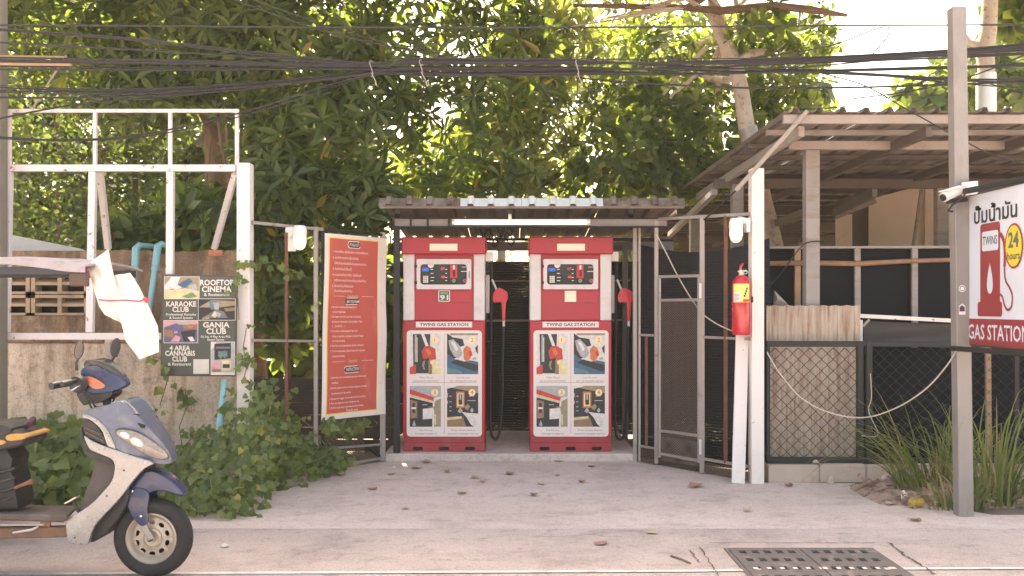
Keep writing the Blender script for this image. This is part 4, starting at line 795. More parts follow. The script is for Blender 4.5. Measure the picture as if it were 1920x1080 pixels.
# ================================================================== sign on its post
sp = thing('sign_post', 'tall grey galvanised steel post carrying the gas station sign', 'post', W(1807, 966, 7.15)); kq = 7.12 / F
pa, pb_ = W(1796, 0, 7.12).x, W(1824, 0, 7.12).x
MB().hexa([(pa, 7.10, 0), (pb_, 7.10, 0), (pb_, 7.20, 0), (pa, 7.20, 0)] + [Vector((W(1784, 0, 7.12).x, 7.10, W(0, 13, 7.12).z)), Vector((W(1810, 0, 7.12).x, 7.10, W(0, 13, 7.12).z)), Vector((W(1810, 0, 7.12).x, 7.20, W(0, 13, 7.12).z)), Vector((W(1784, 0, 7.12).x, 7.20, W(0, 13, 7.12).z))]).build('post', mat('post_galvanised', (.26, .235, .22), .55, .12, 6., .2, 60., metal=.2, dirt=((.16, .13, .11), .52, .75, 5., (1, 1, .3), .7)), sp, bevel=.004)
for yy, rr in ((541, 6.5), (580, 6)):
    o = W(1804, yy, 7.095)
    if rr > 6: MB().lathe([(0, .001), (rr * kq, .001), (rr * kq, 0)], o, (0, -1, 0), 14).build('round_sticker', printwhite, sp); MB().lathe([(rr * kq * .55, .0018), (rr * kq * .8, .0018)], o, (0, -1, 0), 14).build('sticker_print', greyprint, sp)
    else:
        MB().prism([W(1804 + a, yy + b, 7.099) for a, b in ((-6, 10), (6, 10), (6, -6), (0, -11), (-6, -6))], (0, -.001, 0)).build('pointed_sticker', printwhite, sp); MB().poly([W(1804 + a, yy + b, 7.097) for a, b in ((-5, 4), (5, 4), (5, -4), (0, -8), (-5, -4))]).build('sticker_print', mat('sticker_purple', (.09, .03, .09), .5), sp)
sg = thing('gas_station_sign', 'white gas station sign with a dark red pump drawing and yellow 24 hours disc', 'sign', (3.25, 6.7, 1.2))
XS = 3.262
def SG(x, y, off=0.):
    d = XS * F / (x - 960.0); return Vector((XS - off, d, CH - (y - HZ) / F * d))
dA = XS * F / (1812.5 - 960); sw = .90; zT, zB = CH - (366 - HZ) / F * dA, CH - (648 - HZ) / F * dA
MB().box(XS + .002, XS + .05, dA - sw, dA, zB, zT).build('box', mat('sign_edge', (.07, .06, .06), .6), sg, bevel=.003)
signwhite = mat('sign_white', (.58, .61, .68), .4, .03, 3.); signred = mat('sign_red', (.26, .03, .035), .45, .05, 3.)
def srect(name, m, u0, u1, z0, z1, off): return MB().poly([(XS - off, dA - u0, z0), (XS - off, dA - u1, z0), (XS - off, dA - u1, z1), (XS - off, dA - u0, z1)]).build(name, m, sg)
zR = CH - (597 - HZ) / F * dA
srect('white_field', signwhite, .012, sw - .012, zR, zT - .015, .0005); srect('red_band', signred, .012, sw - .012, zB + .012, zR - .002, .001)
def spoly(name, m, pts, off): return MB().poly([SG(x, y, 0) - X * off for x, y in pts]).build(name, m, sg)
def uz(x, y): p = SG(x, y); return (dA - p.y, p.z)
def sp2(name, m, pts, off): return MB().poly([(XS - off, dA - a, b) for a, b in pts]).build(name, m, sg)
u0, z1 = uz(1838.5, 421); u1, _ = uz(1875.5, 421); zb0 = uz(1838.5, 566)[1]; zb1 = uz(1836, 593)[1]
sp2('pump_drawing', signred, rrect((u0 + u1) / 2, (z1 + zb0) / 2 - .02, u1 - u0, z1 - zb0 + .04, .025, 3), .002); ub0, ub1 = uz(1833.5, 580)[0], uz(1879.5, 580)[0]
sp2('pump_drawing_base', signred, rrect((ub0 + ub1) / 2, (zb0 + zb1) / 2, ub1 - ub0, zb0 - zb1, .02, 3), .0024)
uw0, uw1 = uz(1842, 450)[0], uz(1872.5, 450)[0]; zw1, zw0 = uz(1857, 433)[1], uz(1857, 470)[1]
sp2('drawn_window', signwhite, rrect((uw0 + uw1) / 2, (zw0 + zw1) / 2, uw1 - uw0, zw1 - zw0, .018, 3), .003)
text('TWINS', (XS - .0045, dA - (uw0 + uw1) / 2, (zw0 + zw1) / 2), -Y, Z, .062, blackprint, sg, w=(uw1 - uw0) * .88, label='black lettering TWINS')
uc = uz(1856.8, 500)[0]; zt0, zt1 = uz(1856.8, 551)[1], uz(1856.8, 493)[1]; hd = zt1 - zt0
sp2('drop', signwhite, [(uc + .058 * math.sin(t) * math.sin(t / 2) ** 1.3, zt0 + hd * (1 + math.cos(t)) / 2) for t in np.linspace(0, 2 * PI, 25)[:-1]], .0032)
hp = [uz(*q) for q in ((1876, 438), (1883, 452), (1885, 480), (1884, 500))]; hz = [uz(*q) for q in ((1884, 500), (1886, 525), (1894, 540), (1899, 555), (1897, 575), (1890, 581), (1884, 572), (1880, 556), (1875, 552))]
for nm, pts, r in (('drawn_nozzle', hp, .016), ('drawn_hose', hz, .0085)):
    pts = [Vector((XS - .0035, dA - a, b)) for a, b in pts]; q = []
    for i in range(len(pts) - 1):
        a, b, c, e = pts[max(i - 1, 0)], pts[i], pts[i + 1], pts[min(i + 2, len(pts) - 1)]
        for s in range(5): w = s / 5; q.append(.5 * ((2 * b) + (c - a) * w + (2 * a - 5 * b + 4 * c - e) * w * w + (3 * b - a - 3 * c + e) * w ** 3))
    q.append(pts[-1]); mb = MB()
    for i in range(len(q) - 1):
        t = (q[i + 1] - q[i]).normalized(); s = X.cross(t).normalized() * r; mb.add([q[i] - s, q[i + 1] - s, q[i + 1] + s, q[i] + s], [(0, 1, 2, 3)])
    mb.build(nm, signred, sg)
cu, cz = uz(1902, 461); ru, rz = .118, .148
sp2('disc_rim', signred, [(cu + ru * math.cos(t), cz + rz * math.sin(t)) for t in np.linspace(0, 2 * PI, 33)[:-1]], .005); sp2('disc', mat('sign_yellow', (.80, .52, .03), .45, .04), [(cu + (ru - .014) * math.cos(t), cz + (rz - .014) * math.sin(t)) for t in np.linspace(0, 2 * PI, 33)[:-1]], .006)
sgreen = mat('sign_green', (.06, .13, .10), .5)
text('24', (XS - .0075, dA - cu, cz + .035), -Y, Z, .10, sgreen, sg, w=.135, bold=.03, label='green number 24'); text('hours', (XS - .0075, dA - cu, cz - .065), -Y, Z, .052, sgreen, sg, w=.165, bold=.02)
ut0, ut1 = uz(1827, 410)[0], uz(1908, 400)[0]
text('ปั๊มน้ำมัน', (XS - .003, dA - (ut0 + ut1) / 2, uz(1866, 401)[1]), -Y, Z, .105, blackprint, sg, w=(ut1 - ut0), bold=.02, label='black Thai lettering')
text('GAS STATION', (XS - .003, dA - sw / 2 - .0, (zB + zR) / 2), -Y, Z, .105, signwhite, sg, w=sw * .93, bold=.012, label='white lettering GAS STATION')
for zz in (zB - .02, zT + .012): MB().bar((XS - .09, dA + .03, zz), (XS + .02, dA - sw, zz), .04, .035).build('bracket_rail', darksteel, sg, bevel=.003)
# security camera
cc = thing('security_camera', 'white security camera with junction box clamped to the sign post', 'camera', W(1795, 378, 7.05))
MB().hexa([W(1803, 368, 7.02), W(1833, 364, 6.98), W(1834, 362, 7.09), W(1804, 366, 7.09), W(1803, 343, 7.02), W(1833, 339, 6.98), W(1834, 339, 7.09), W(1804, 342, 7.09)]).build('junction_box', lampwhite, cc, bevel=.004)
MB().tube([W(1769, 370, 6.98), W(1782, 363, 7.0), W(1800, 356, 7.04)], [.036, .038, .034], 12).build('housing', lampwhite, cc, smooth=True); MB().tube([W(1767, 371, 6.976), W(1770, 369.5, 6.98)], .026, 12).build('lens', glassblk, cc)
MB().bar(W(1768, 358.5, 6.97), W(1801, 349, 7.03), .085, .008).build('sun_hood', lampwhite, cc, bevel=.002); MB().tube([W(1812, 352, 6.97), W(1808, 366, 6.98), W(1798, 376, 7.02), W(1786, 384, 7.03), W(1778, 395, 7.06), W(1786, 397, 7.09)], .007, 6).build('lead', cablemat, cc, smooth=True)
MB().bar(W(1776, 378, 7.07), W(1812, 374, 7.07), .04, .03).build('clamp', darksteel, cc)

# ================================================================== scooter (side on, facing right) and its sidecar roof
DS = 5.54
sk = thing('motor_scooter', 'worn blue and silver motor scooter with torn seat parked at the road edge', 'scooter', (W(150, 0, DS).x, DS, 0))
def S(x, y, o=0.): p = W(x, y, DS + o); return Vector((p.x, DS + o, p.z))
def Sm(x, y, o): p = W(x, y, DS - abs(o)); return Vector((p.x, DS + o, p.z))       # mirrored twin of a near-side point
def shell(name, pts, w, m, bevel=.015, seg=3, parent=sk, k=2, label=None, inner=None):
    """closed side outline given both flanks at half width w (number or function of the photo column)"""
    q = smoothpoly(pts, k) if k > 1 else pts; wf = w if callable(w) else (lambda x, y: w); mb = MB(); n = len(q)
    A = [Sm(x, y, -wf(x, y)) for x, y in q]; B = [Sm(x, y, (inner if inner is not None else wf(x, y))) if inner is None else Vector((a.x, DS + inner, a.z)) for (x, y), a in zip(q, A)]
    mb.add(A + B, [tuple(range(n)), tuple(range(n, 2 * n))[::-1]] + [(i, (i + 1) % n, n + (i + 1) % n, n + i) for i in range(n)])
    o = mb.build(name, m, parent, smooth=True, bevel=bevel, seg=seg, ang=50)
    if label: o['label'] = label
    return o
def plate(name, pts, o0, th, m, bevel=.006, seg=2, parent=sk, k=2, twin=True):
    q = smoothpoly(pts, k) if k > 1 else pts
    r = []
    for sg_ in ((1, -1) if twin else (1,)):
        A = [Sm(x, y, -o0) for x, y in q]; A = [Vector((p.x, DS + sg_ * (p.y - DS), p.z)) for p in A]
        r.append(MB().prism(A, (0, sg_ * th, 0)).build(name, m, parent, smooth=True, bevel=bevel, seg=seg, ang=50))
    return r[0]
s_blue = mat('scooter_blue', (.006, .019, .075), .3, .12, 6., coat=.25, dirt=((.04, .055, .11), .58, .8, 9., None, .6))
s_grey = mat('scooter_faded_blue', (.085, .105, .16), .34, .2, 9., .05, 60., metal=.3, dirt=((.16, .165, .185), .50, .70, 12.), dirt2=((.08, .075, .085), .58, .72, 22.))
s_silver = mat('scooter_silver', (.24, .245, .26), .30, .06, 5., metal=.55, dirt=((.18, .18, .185), .48, .75, 6., None, .6))
s_black = mat('scooter_black_plastic', (.018, .017, .019), .6, .2, 12., .2, 120., dirt=((.06, .05, .045), .52, .72, 8., None, .7))
s_brown = mat('scooter_inner_plastic', (.06, .05, .045), .75, .2, 10., .2, 120., dirt=((.11, .09, .075), .52, .72, 6., None, .6))
tyre = mat('tyre', (.017, .016, .017), .8, .25, 14., .3, 150., dirt=((.07, .06, .052), .54, .75, 9., None, .6)); rimm = mat('rim_paint', (.40, .34, .28), .42, .1, 8., metal=.35, dirt=((.30, .20, .13), .55, .75, 10.))
chrome = mat('chrome', (.60, .58, .56), .15, .05, metal=1.)
# wheel
wc = S(288, 1007); wh = W(288, 1007, DS); ay = Vector((0, 1, 0)); r0 = wc.z                     # tyre touches the road
def wheel(c, parent=sk):
    wroot = MB().lathe([(.142, -.040), (.160, -.050), (.185, -.052), (.203, -.042), (r0 - .001, -.015), (r0 - .001, .015), (.203, .042), (.185, .052), (.160, .050), (.142, .040), (.138, 0)], c, ay, 48, close=True).build('front_wheel' if c is wc else 'rear_wheel', tyre, parent, smooth=True)
    tr = MB()
    for k in range(44):
        a = 2 * PI * k / 44
        for s in (-1, 1):
            pA = [c + Vector((math.cos(a + da) * rr, yy, math.sin(a + da) * rr)) for da, rr, yy in ((0, r0 + .0008, s * .010), (.035, r0 + .0008, s * .010), (.10, .2065, s * .041), (.065, .2065, s * .041))]
            tr.add(pA, [(0, 1, 2, 3)])
    tr.build('tread_groove', black, wroot)
    rm = MB().lathe([(.141, -.041), (.134, -.044), (.128, -.036), (.118, -.028), (.112, -.012)], c, ay, 40).lathe([(.141, .041), (.134, .044), (.128, .036), (.112, .0)], c, ay, 40).build('rim', rimm, wroot, smooth=True)
    nh = 10; dsk = MB()                    # pressed disc with oval holes
    for k in range(nh):
        a0 = 2 * PI * k / nh; st = 2 * PI / nh
        q = 8; inn = [(.055, a0 + st * i / q) for i in range(q + 1)]; out = [(.114, a0 + st * i / q) for i in range(q + 1)]
        hole = [(.087 + .012 * math.sin(t), a0 + st / 2 + .19 * math.cos(t)) for t in np.linspace(PI, 3 * PI, 17)[:-1]]
        P = lambda r, a, y: c + Vector((r * math.cos(a), y, r * math.sin(a)))
        hv = [P(r, a, -.020) for r, a in hole]; ov = [P(r, a, -.012) for r, a in out]; iv = [P(r, a, -.024) for r, a in inn]
        lo = [hv[0]] + hv[:7:-1]; dsk.add(lo + ov, [(i, i + 1, 9 + i + 1, 9 + i) for i in range(8)])
        dsk.add(hv[:9] + iv, [(i, i + 1, 9 + i + 1, 9 + i) for i in range(8)])
        dsk.add([ov[0], hv[0], iv[0]], [(0, 1, 2)]); dsk.add([ov[8], hv[8], iv[8]], [(0, 1, 2)])
    dsk.build('wheel_disc', rimm, wroot, smooth=True)
    MB().lathe([(.058, -.022), (.056, -.034), (.048, -.040), (.044, -.040), (.042, -.030), (.022, -.028), (.020, -.046), (.0, -.046)], c, ay, 28).build('hub', rimm, wroot, smooth=True)
    MB().lathe([(0, -.068), (.012, -.068), (.014, -.056), (.014, -.04)], c, ay, 8).build('axle_nut', darksteel, wroot); MB().lathe([(.10, .0), (.10, .06), (0, .06)], c, ay, 24).build('brake_drum', s_black, wroot)
    return wroot
wheel(wc)
for s in (-1, 1):
    MB().bar(Sm(263, 972, s * .062), Sm(284, 1012, s * .062), .016, .036).build('fork_leg', s_silver, sk, bevel=.005, seg=2); MB().tube([Sm(256, 958, s * .05), Sm(250, 900, s * .045), Sm(226, 800, s * .035)], .018, 10).build('fork_tube', darksteel, sk, smooth=True)
MB().tube([S(226, 850), S(205, 770), S(196, 738)], .024, 10).build('steering_column', darksteel, sk, smooth=True)
# mudguard
shell('mudguard', [(226, 932), (245, 910), (262, 888), (284, 883), (310, 894), (334, 913), (346, 928), (334, 929), (310, 922), (293, 921), (279, 926), (262, 934), (242, 944)], lambda x, y: .070 - .028 * max(0, (x - 290) / 56), s_blue, .018, 3)
gd = plate('mudguard_side', [(226, 933), (250, 915), (276, 920), (279, 936), (276, 956), (278, 978), (267, 987), (255, 979), (245, 964), (238, 948)], .078, .014, s_blue, .005)
for x, y in ((248, 921), (264, 968)): MB().lathe([(0, .004), (.006, .003), (.008, 0)], Sm(x, y, -.078), (0, -1, 0), 10).build('screw', chrome, gd)
# inner body, leg shield, side panels
shell('leg_shield', [(153, 790), (149, 815), (155, 845), (170, 862), (178, 868), (166, 905), (150, 945), (146, 965), (185, 965), (225, 925), (252, 890), (270, 874), (240, 850), (205, 815), (175, 785)], .118, s_brown, .012, 2)
shell('lower_fairing', [(240, 915), (241, 930), (236, 950), (218, 978), (199, 1000), (184, 1012), (166, 1018), (160, 1000), (185, 965), (215, 930)], .095, s_black, .02, 3)
sp_pts = [(157, 817), (172, 826), (195, 836), (217, 843), (250, 855), (287, 868), (269, 880), (245, 907), (226, 933), (199, 962), (178, 986), (167, 1012), (163, 1021), (135, 1020), (126, 1010), (124, 976), (149, 960), (173, 943), (192, 923), (209, 902), (215, 878), (211, 864), (200, 857), (178, 848), (166, 840)]
plate('side_panel', sp_pts, .150, .034, s_silver, .013, 4, k=3)
plate('side_panel_edge', [(153, 800), (150, 820), (155, 845), (165, 858), (180, 864), (205, 872), (213, 868), (200, 857), (178, 848), (165, 838), (157, 820)], .142, .03, s_black, .006, 2)
# nose cowl
wn_ = lambda x, y: .150 - .105 * max(0., min(1., (x - 215) / 108)) ** 1.6
nose = shell('nose_cowl', [(155, 779), (166, 767), (204, 758), (229, 753), (246, 765), (267, 789), (287, 810), (308, 833), (321, 858), (320, 869), (303, 871), (287, 868), (251, 855), (217, 842), (206, 815), (186, 790), (166, 779)], wn_, s_grey, .016, 4, label='scratched faded blue nose cowl')
plate('trim_arc', [(156, 777), (168, 778), (186, 788), (203, 808), (213, 830), (217, 842), (207, 839), (200, 834), (192, 810), (180, 796), (166, 786), (156, 784)], .157, .02, s_silver, .005, 2, nose)
plate('vent', [(155, 785), (166, 786), (180, 797), (190, 810), (200, 834), (180, 826), (160, 817), (155, 800)], .146, .02, s_black, .004, 1, nose)
for a in ((158, 800, 190, 815), (160, 810, 195, 827)): MB().bar(Sm(a[0], a[1], -.148), Sm(a[2], a[3], -.148), .006, .012).build('vent_fin', s_brown, nose)
pq = [(206, 757), (230, 752), (247, 764), (259, 779), (254, 780), (236, 772), (218, 765)]
plate('cowl_grille', [(x + 1, y - 2) for x, y in pq], .128, .02, s_silver, .004, 2, nose)
for i in range(4): xq, yq = 220 + i * 8.5, 761 + i * 4.6; plate('grille_slot', [(xq, yq), (xq + 15, yq + 1.5), (xq + 17, yq + 4), (xq + 2, yq + 2.6)], .1295, .003, slotm, 0, 1, nose, k=1)
plate('badge_slot', [(256, 792), (272, 797), (271, 803), (264, 802)], .118, .008, slotm, 0, 1, nose, k=1)
# headlamp: reflector bowl under a clear lens, on the flank of the nose
hl = [(219, 807), (236, 806), (261, 812), (287, 828), (306, 843), (315, 856), (307, 861), (282, 856), (259, 843), (236, 828), (221, 817)]
wl2 = lambda x, y, e=0.: wn_(x, y) + e
def flank(name, pts, e, m, parent=nose, k=2, dome=0.):
    q = smoothpoly(pts, k); cx_ = sum(p[0] for p in q) / len(q); cy_ = sum(p[1] for p in q) / len(q); n = len(q); res = []
    for sgn in (-1, 1):
        mb = MB()
        rings = []
        for t in (1., .8, .5, .001):
            rings.append([Sm(cx_ + (x - cx_) * t, cy_ + (y - cy_) * t, -(wn_(cx_ + (x - cx_) * t, 0) + e + dome * (1 - t * t))) for x, y in q])
        vs = [Vector((p.x, DS + sgn * (p.y - DS), p.z)) for r in rings for p in r]
        mb.add(vs, [(a * n + i, a * n + (i + 1) % n, (a + 1) * n + (i + 1) % n, (a + 1) * n + i) for a in range(3) for i in range(n)])
        res.append(mb.build(name, m, parent, smooth=True))
    return res[1]
grow = lambda pts, f: [(267 + (x - 267) * f, 834 + (y - 834) * f) for x, y in pts]
hb_ = flank('headlamp_bezel', grow(hl, 1.05), .0025, s_black); hr = flank('headlamp', hl, .0050, mat('reflector', (.14, .13, .13), .3, .15, 30., metal=.5))
for c_, r_px, m_ in (((234, 816), 6.5, chrome), ((256, 829), 9.5, mat('reflector_bright', (.34, .34, .35), .2, .1, 20., metal=.6)), ((285, 845), 10, mat('lamp_amber_grey', (.16, .13, .11), .35, .1, 20.))):
    flank('reflector_bowl', [(c_[0] + r_px * 1.25 * math.cos(t), c_[1] + r_px * .8 * math.sin(t) + .45 * r_px * math.cos(t)) for t in np.linspace(0, 2 * PI, 11)[:-1]], .0065, m_, hr)
lens = bpy.data.materials.new('clear_lens'); lens.use_nodes = True; MATS['clear_lens'] = lens
_nt = lens.node_tree; _t = _nt.nodes.new('ShaderNodeBsdfTransparent'); _g = _nt.nodes.new('ShaderNodeBsdfGlossy'); _g.inputs['Roughness'].default_value = .12; _x = _nt.nodes.new('ShaderNodeMixShader'); _x.inputs[0].default_value = .09
_nt.links.new(_t.outputs[0], _x.inputs[1]); _nt.links.new(_g.outputs[0], _x.inputs[2]); _nt.links.new(_x.outputs[0], _nt.nodes['Material Output'].inputs[0])
flank('headlamp_lens', grow(hl, .99), .010, lens, hr, dome=.012)
# handlebar cowl
hcw = lambda x, y: .115 - .085 * max(0., min(1., (x - 168) / 70)) ** 1.4
hc = shell('handlebar_cowl', [(150, 697), (158, 688), (175, 686), (197, 694), (225, 706), (238, 719), (233, 725), (207, 735), (172, 738), (156, 727)], hcw, s_blue, .014, 3)
shell('windscreen', [(157, 688), (160, 676), (176, 675), (190, 679), (210, 690), (229, 706), (222, 707), (198, 697), (175, 689)], lambda x, y: hcw(x, y) * .8, mat('smoked_screen', (.03, .03, .033), .2, .2, 5.), .008, 2, hc)
shell('lower_cowl', [(143, 741), (156, 761), (163, 756), (180, 757), (205, 746), (209, 734), (172, 737), (150, 730)], .075, s_black, .008, 2, hc)
def turn(name, pts, e, m):
    q = smoothpoly(pts, 2); n = len(q)
    for sgn in (1, -1): MB().add([Vector((p.x, DS + sgn * (p.y - DS), p.z)) for p in [Sm(x, y, -(hcw(x, y) + e)) for x, y in q]], [tuple(range(n))]).build(name, m, hc, solid=.004, smooth=True)
turn('turn_signal', [(156, 707), (168, 706), (182, 711), (197, 722), (191, 728), (178, 729), (167, 722)], .004, mat('amber_lens', (.42, .11, .045), .25, .2, 20., coat=.5))
MB().tube([Sm(148, 713, -.12), S(136, 716, -.24), S(116, 720, -.36)], .013, 8).build('handlebar', darksteel, hc, smooth=True)
MB().tube([S(133, 717, -.235), S(96, 724, -.36)], [.0185, .0195], 12).build('grip', black, hc, smooth=True); MB().tube([S(150, 712, .12), S(165, 706, .22), S(160, 704, .36)], .016, 10).build('grip', black, hc, smooth=True)
MB().lathe([(0, -.02), (.042, -.02), (.05, 0), (.042, .03), (0, .03)], S(146, 720, -.17), (.2, 1, 0), 14).build('switch_housing', s_black, hc, smooth=True); MB().tube([S(150, 724, -.2), S(142, 727, -.24), S(134, 732, -.27)], .007, 6).build('brake_lever', chrome, hc)
for (sx, sy, mx, my, o, tl) in ((144, 695, 148, 656, -.20, -1), (205, 684, 217, 652, .20, 1)):
    mr = MB().tube([S(sx, sy, o), S(sx - 1 if tl < 0 else sx + 9, sy - 14, o), S(mx + (0 if tl < 0 else 3), my + 14, o)], [.009, .007, .007], 8).build('mirror_stem', s_black, hc, smooth=True)
    n = 16; mb = MB(); fr_, bk = [], []
    for i in range(n):
        t = 2 * PI * i / n; a, b = 9.5 * math.cos(t) + 2.5 * math.sin(t), -19 * math.sin(t); fr_.append(S(mx + a, my + b, o - .012)); bk.append(S(mx + a * .75 + 3 * -tl, my + b * .8, o + .03))
    mb.add(fr_ + bk, [tuple(range(n)), tuple(range(n, 2 * n))[::-1]] + [(i, (i + 1) % n, n + (i + 1) % n, n + i) for i in range(n)]); mh = mb.build('mirror', s_black, hc, smooth=True, bevel=.003)
    MB().poly([S(mx + (7.2 * math.cos(t) + 2 * math.sin(t)), my - 16 * math.sin(t), o - .0135) for t in np.linspace(0, 2 * PI, 17)[:-1]]).build('mirror_glass', mat('mirror_dull', (.16, .15, .15), .2, .1, metal=1.) if tl < 0 else s_black, mh)
for k_, (q0, q1, q2) in enumerate((((150, 726, -.15), (166, 752, -.13), (176, 775, -.09)), ((158, 730, -.12), (178, 762, -.10), (192, 770, -.05)), ((204, 728, .08), (214, 748, .05), (205, 768, .02)))): MB().tube([S(*q0), S(*q1), S(*q2)], .006, 6).build('control_cable', black, hc, smooth=True)
for x_, y_ in ((163, 846), (140, 1008), (200, 930), (232, 882)): MB().lathe([(0, .003), (.004, .003), (.0055, 0)], Sm(x_, y_, -.151), (0, -1, 0), 8).build('screw', darksteel, sk)
# floor, frame and seat base (the tail runs out of the picture)
MB().hexa([S(-260, 968, -.19), S(122, 980, -.19), S(128, 962, .19), S(-260, 950, .19), S(-260, 960, -.19), S(128, 966, -.19), S(150, 948, .19), S(-260, 942, .19)]).build('footboard', mat('floor_mat', (.075, .06, .052), .85, .15, 8., .3, 150., dirt=((.12, .10, .085), .5, .7, 5.)), sk, bevel=.008)
MB().bar(S(-320, 1004, -.13), S(128, 996, -.13), .05, .058).build('frame_rail', mat('frame_rust_dark', (.15, .085, .055), .85, .35, 12., .5, 60., dirt=((.10, .07, .055), .5, .66, 9.)), sk, bevel=.006); MB().bar(S(-320, 1004, .13), S(128, 996, .13), .05, .058).build('frame_rail', rustframe, sk, bevel=.006)
MB().tube([S(-200, 985, -.18), S(82, 984, -.18)], .006, 6).build('brake_rod', palebeam, sk); MB().tube([S(24, 999, -.17), S(60, 993, -.17), S(72, 987, -.17)], [.006, .008, .006], 6).build('link_rod', silver, sk); MB().bar(S(86, 975, -.13), S(86, 1004, -.13), .05, .02).build('frame_gusset', rustframe, sk)
MB().bar(S(148, 960, -.12), S(136, 937, -.12), .016, .014).build('pedal_arm', s_black, sk); MB().bar(S(124, 943, -.13), S(146, 931, -.13), .05, .008).build('brake_pedal', silver, sk, bevel=.002)
shell('battery_box', [(-90, 840), (10, 840), (24, 860), (20, 880), (26, 900), (32, 940), (34, 956), (-90, 960)], .10, mat('box_black', (.007, .007, .008), .6, .3, 9.), .015, 2, k=1)
for i, yy in enumerate((884, 902, 921, 938)): MB().tube([S(-20, yy + 2, -.11), S(8, yy, -.118), S(26 - i, yy - 6, -.10), S(32 - i, yy - 10, -.03)], .009, 8).build('hose_loop', s_black, sk, smooth=True)
MB().box(S(7, 0).x, S(22, 0).x, DS - .136, DS - .13, S(0, 887).z, S(0, 880).z).build('reflector_tag', mat('tag_pink', (.55, .30, .22), .5), sk); MB().tube([S(28, 915, -.1), S(45, 908, -.1), S(62, 902, -.1)], [.009, .010, .016], 8).build('starter_pedal', rust, sk, smooth=True)
st_ = shell('seat', [(-230, 800), (-100, 790), (-20, 797), (20, 806), (46, 818), (42, 834), (22, 842), (-40, 848), (-230, 850)], .14, mat('seat_vinyl', (.014, .013, .016), .55, .25, 14., .5, 30., dirt=((.07, .065, .06), .6, .7, 12.)), .025, 3, label='torn black seat with foam showing')
shell('foam', [(11, 817), (28, 813), (48, 817), (45, 823), (28, 826), (13, 826)], .1445, mat('foam_yellow', (.42, .25, .07), .95, .2, 20., .8, 60.), .012, 2, st_); shell('foam', [(-30, 827), (-5, 824), (11, 828), (4, 834), (-20, 836)], .146, MATS['foam_yellow'], .008, 2, st_)
shell('torn_cover', [(-60, 806), (-10, 796), (14, 799), (22, 808), (5, 818), (-40, 824)], .148, mat('torn_vinyl', (.022, .022, .025), .7, .3, 18., .8, 25.), .02, 2, st_)
MB().tube([S(40, 816, -.02), S(53, 797, -.02)], .008, 8).build('lever', black, sk, smooth=True); MB().tube([S(51, 800, -.02), S(55, 793, -.02), S(62, 786, -.02), S(65, 783, -.02)], [.009, .016, .019, .012], 10).build('lever_knob', mat('knob_maroon', (.055, .022, .03), .4, .1), sk, smooth=True)
shell('tail_body', [(-360, 830), (-300, 800), (-90, 850), (-60, 900), (-80, 950), (-240, 940), (-330, 900)], .15, s_silver, .02, 3)
wr_ = Vector((S(-135, 0).x - .2, DS, r0)); wheel(wr_)
MB().box(wr_.x - .1, wr_.x + .3, DS - .06, DS + .12, .17, .36).build('engine', darksteel, sk, bevel=.03)
MB().bar((S(-60, 0).x, DS + .06, .30), (S(-90, 0).x, DS + .16, .0), .02, .02).build('kickstand', darksteel, sk)

# sidecar with its roof, mostly out of the picture
dC = 6.15; cv = thing('sidecar', 'sidecar with a dusty grey canvas roof poking in above the scooter', 'sidecar', (-4.4, 6.4, 0))
canvas = mat('canvas_grey', (.34, .31, .33), .85, .15, 5., .4, 30., dirt=((.20, .17, .16), .52, .72, 7.))
xl, xr2 = -5.0, W(164, 0, dC).x; zc = W(0, 487, dC).z
MB().grid(lambda u, v: Vector((xl + (xr2 - xl) * u, dC - .02 + .95 * v, zc + .03 * math.sin(PI * v) + .045 * (1 - u) - .012 * abs(math.sin(u * 16)) * (1 - v) - (.03 * (u - .9) / .1 if u > .9 else 0))), 30, 6).build('canvas_roof', canvas, cv, smooth=True, solid=.012)
MB().grid(lambda u, v: Vector((xl + (xr2 - xl) * u, dC - .025 + .006 * math.sin(u * 30), zc + .045 * (1 - u) - (.05 + .012 * math.sin(u * 22)) * v - (.03 * (u - .9) / .1 if u > .9 else 0))), 40, 3).build('canvas_edge', canvas, cv, smooth=True, solid=.004)
MB().bar((xl, dC, zc - .070), (W(150, 0, dC).x, dC, zc - .070), .04, .05).build('roof_rail', mat('rail_navy', (.022, .025, .034), .5), cv, bevel=.004); MB().bar((xl, dC + .9, zc - .06), (W(150, 0, dC).x, dC + .9, zc - .06), .04, .05).build('roof_rail', MATS['rail_navy'], cv)
MB().box(W(133, 0, dC).x, W(166, 0, dC).x, dC - .03, dC + .02, W(0, 537, dC).z, W(0, 512, dC).z).build('roof_bracket', mat('bracket_brown', (.085, .05, .04), .7, .2, 9.), cv, bevel=.006)
for xx in (-4.85, -3.95):
    for yy in (dC + .02, dC + .88): MB().box(xx - .015, xx + .015, yy - .015, yy + .015, .35, zc - .046).build('roof_pole', darksteel, cv)
MB().box(-5.0, -3.45, dC, dC + .9, .30, .36).build('deck', rustframe, cv); MB().box(-5.0, -4.95, dC, dC + .9, .36, .75).build('back_board', s_blue, cv); MB().lathe([(.10, -.04), (.24, -.045), (.25, 0), (.24, .045), (.10, .04)], (-4.2, dC + .98, .25), ay, 28, close=True).build('wheel', tyre, cv, smooth=True)
MB().bar((-4.3, DS + .1, .33), (-4.3, dC + .1, .33), .05, .05).build('coupling', rustframe, cv)
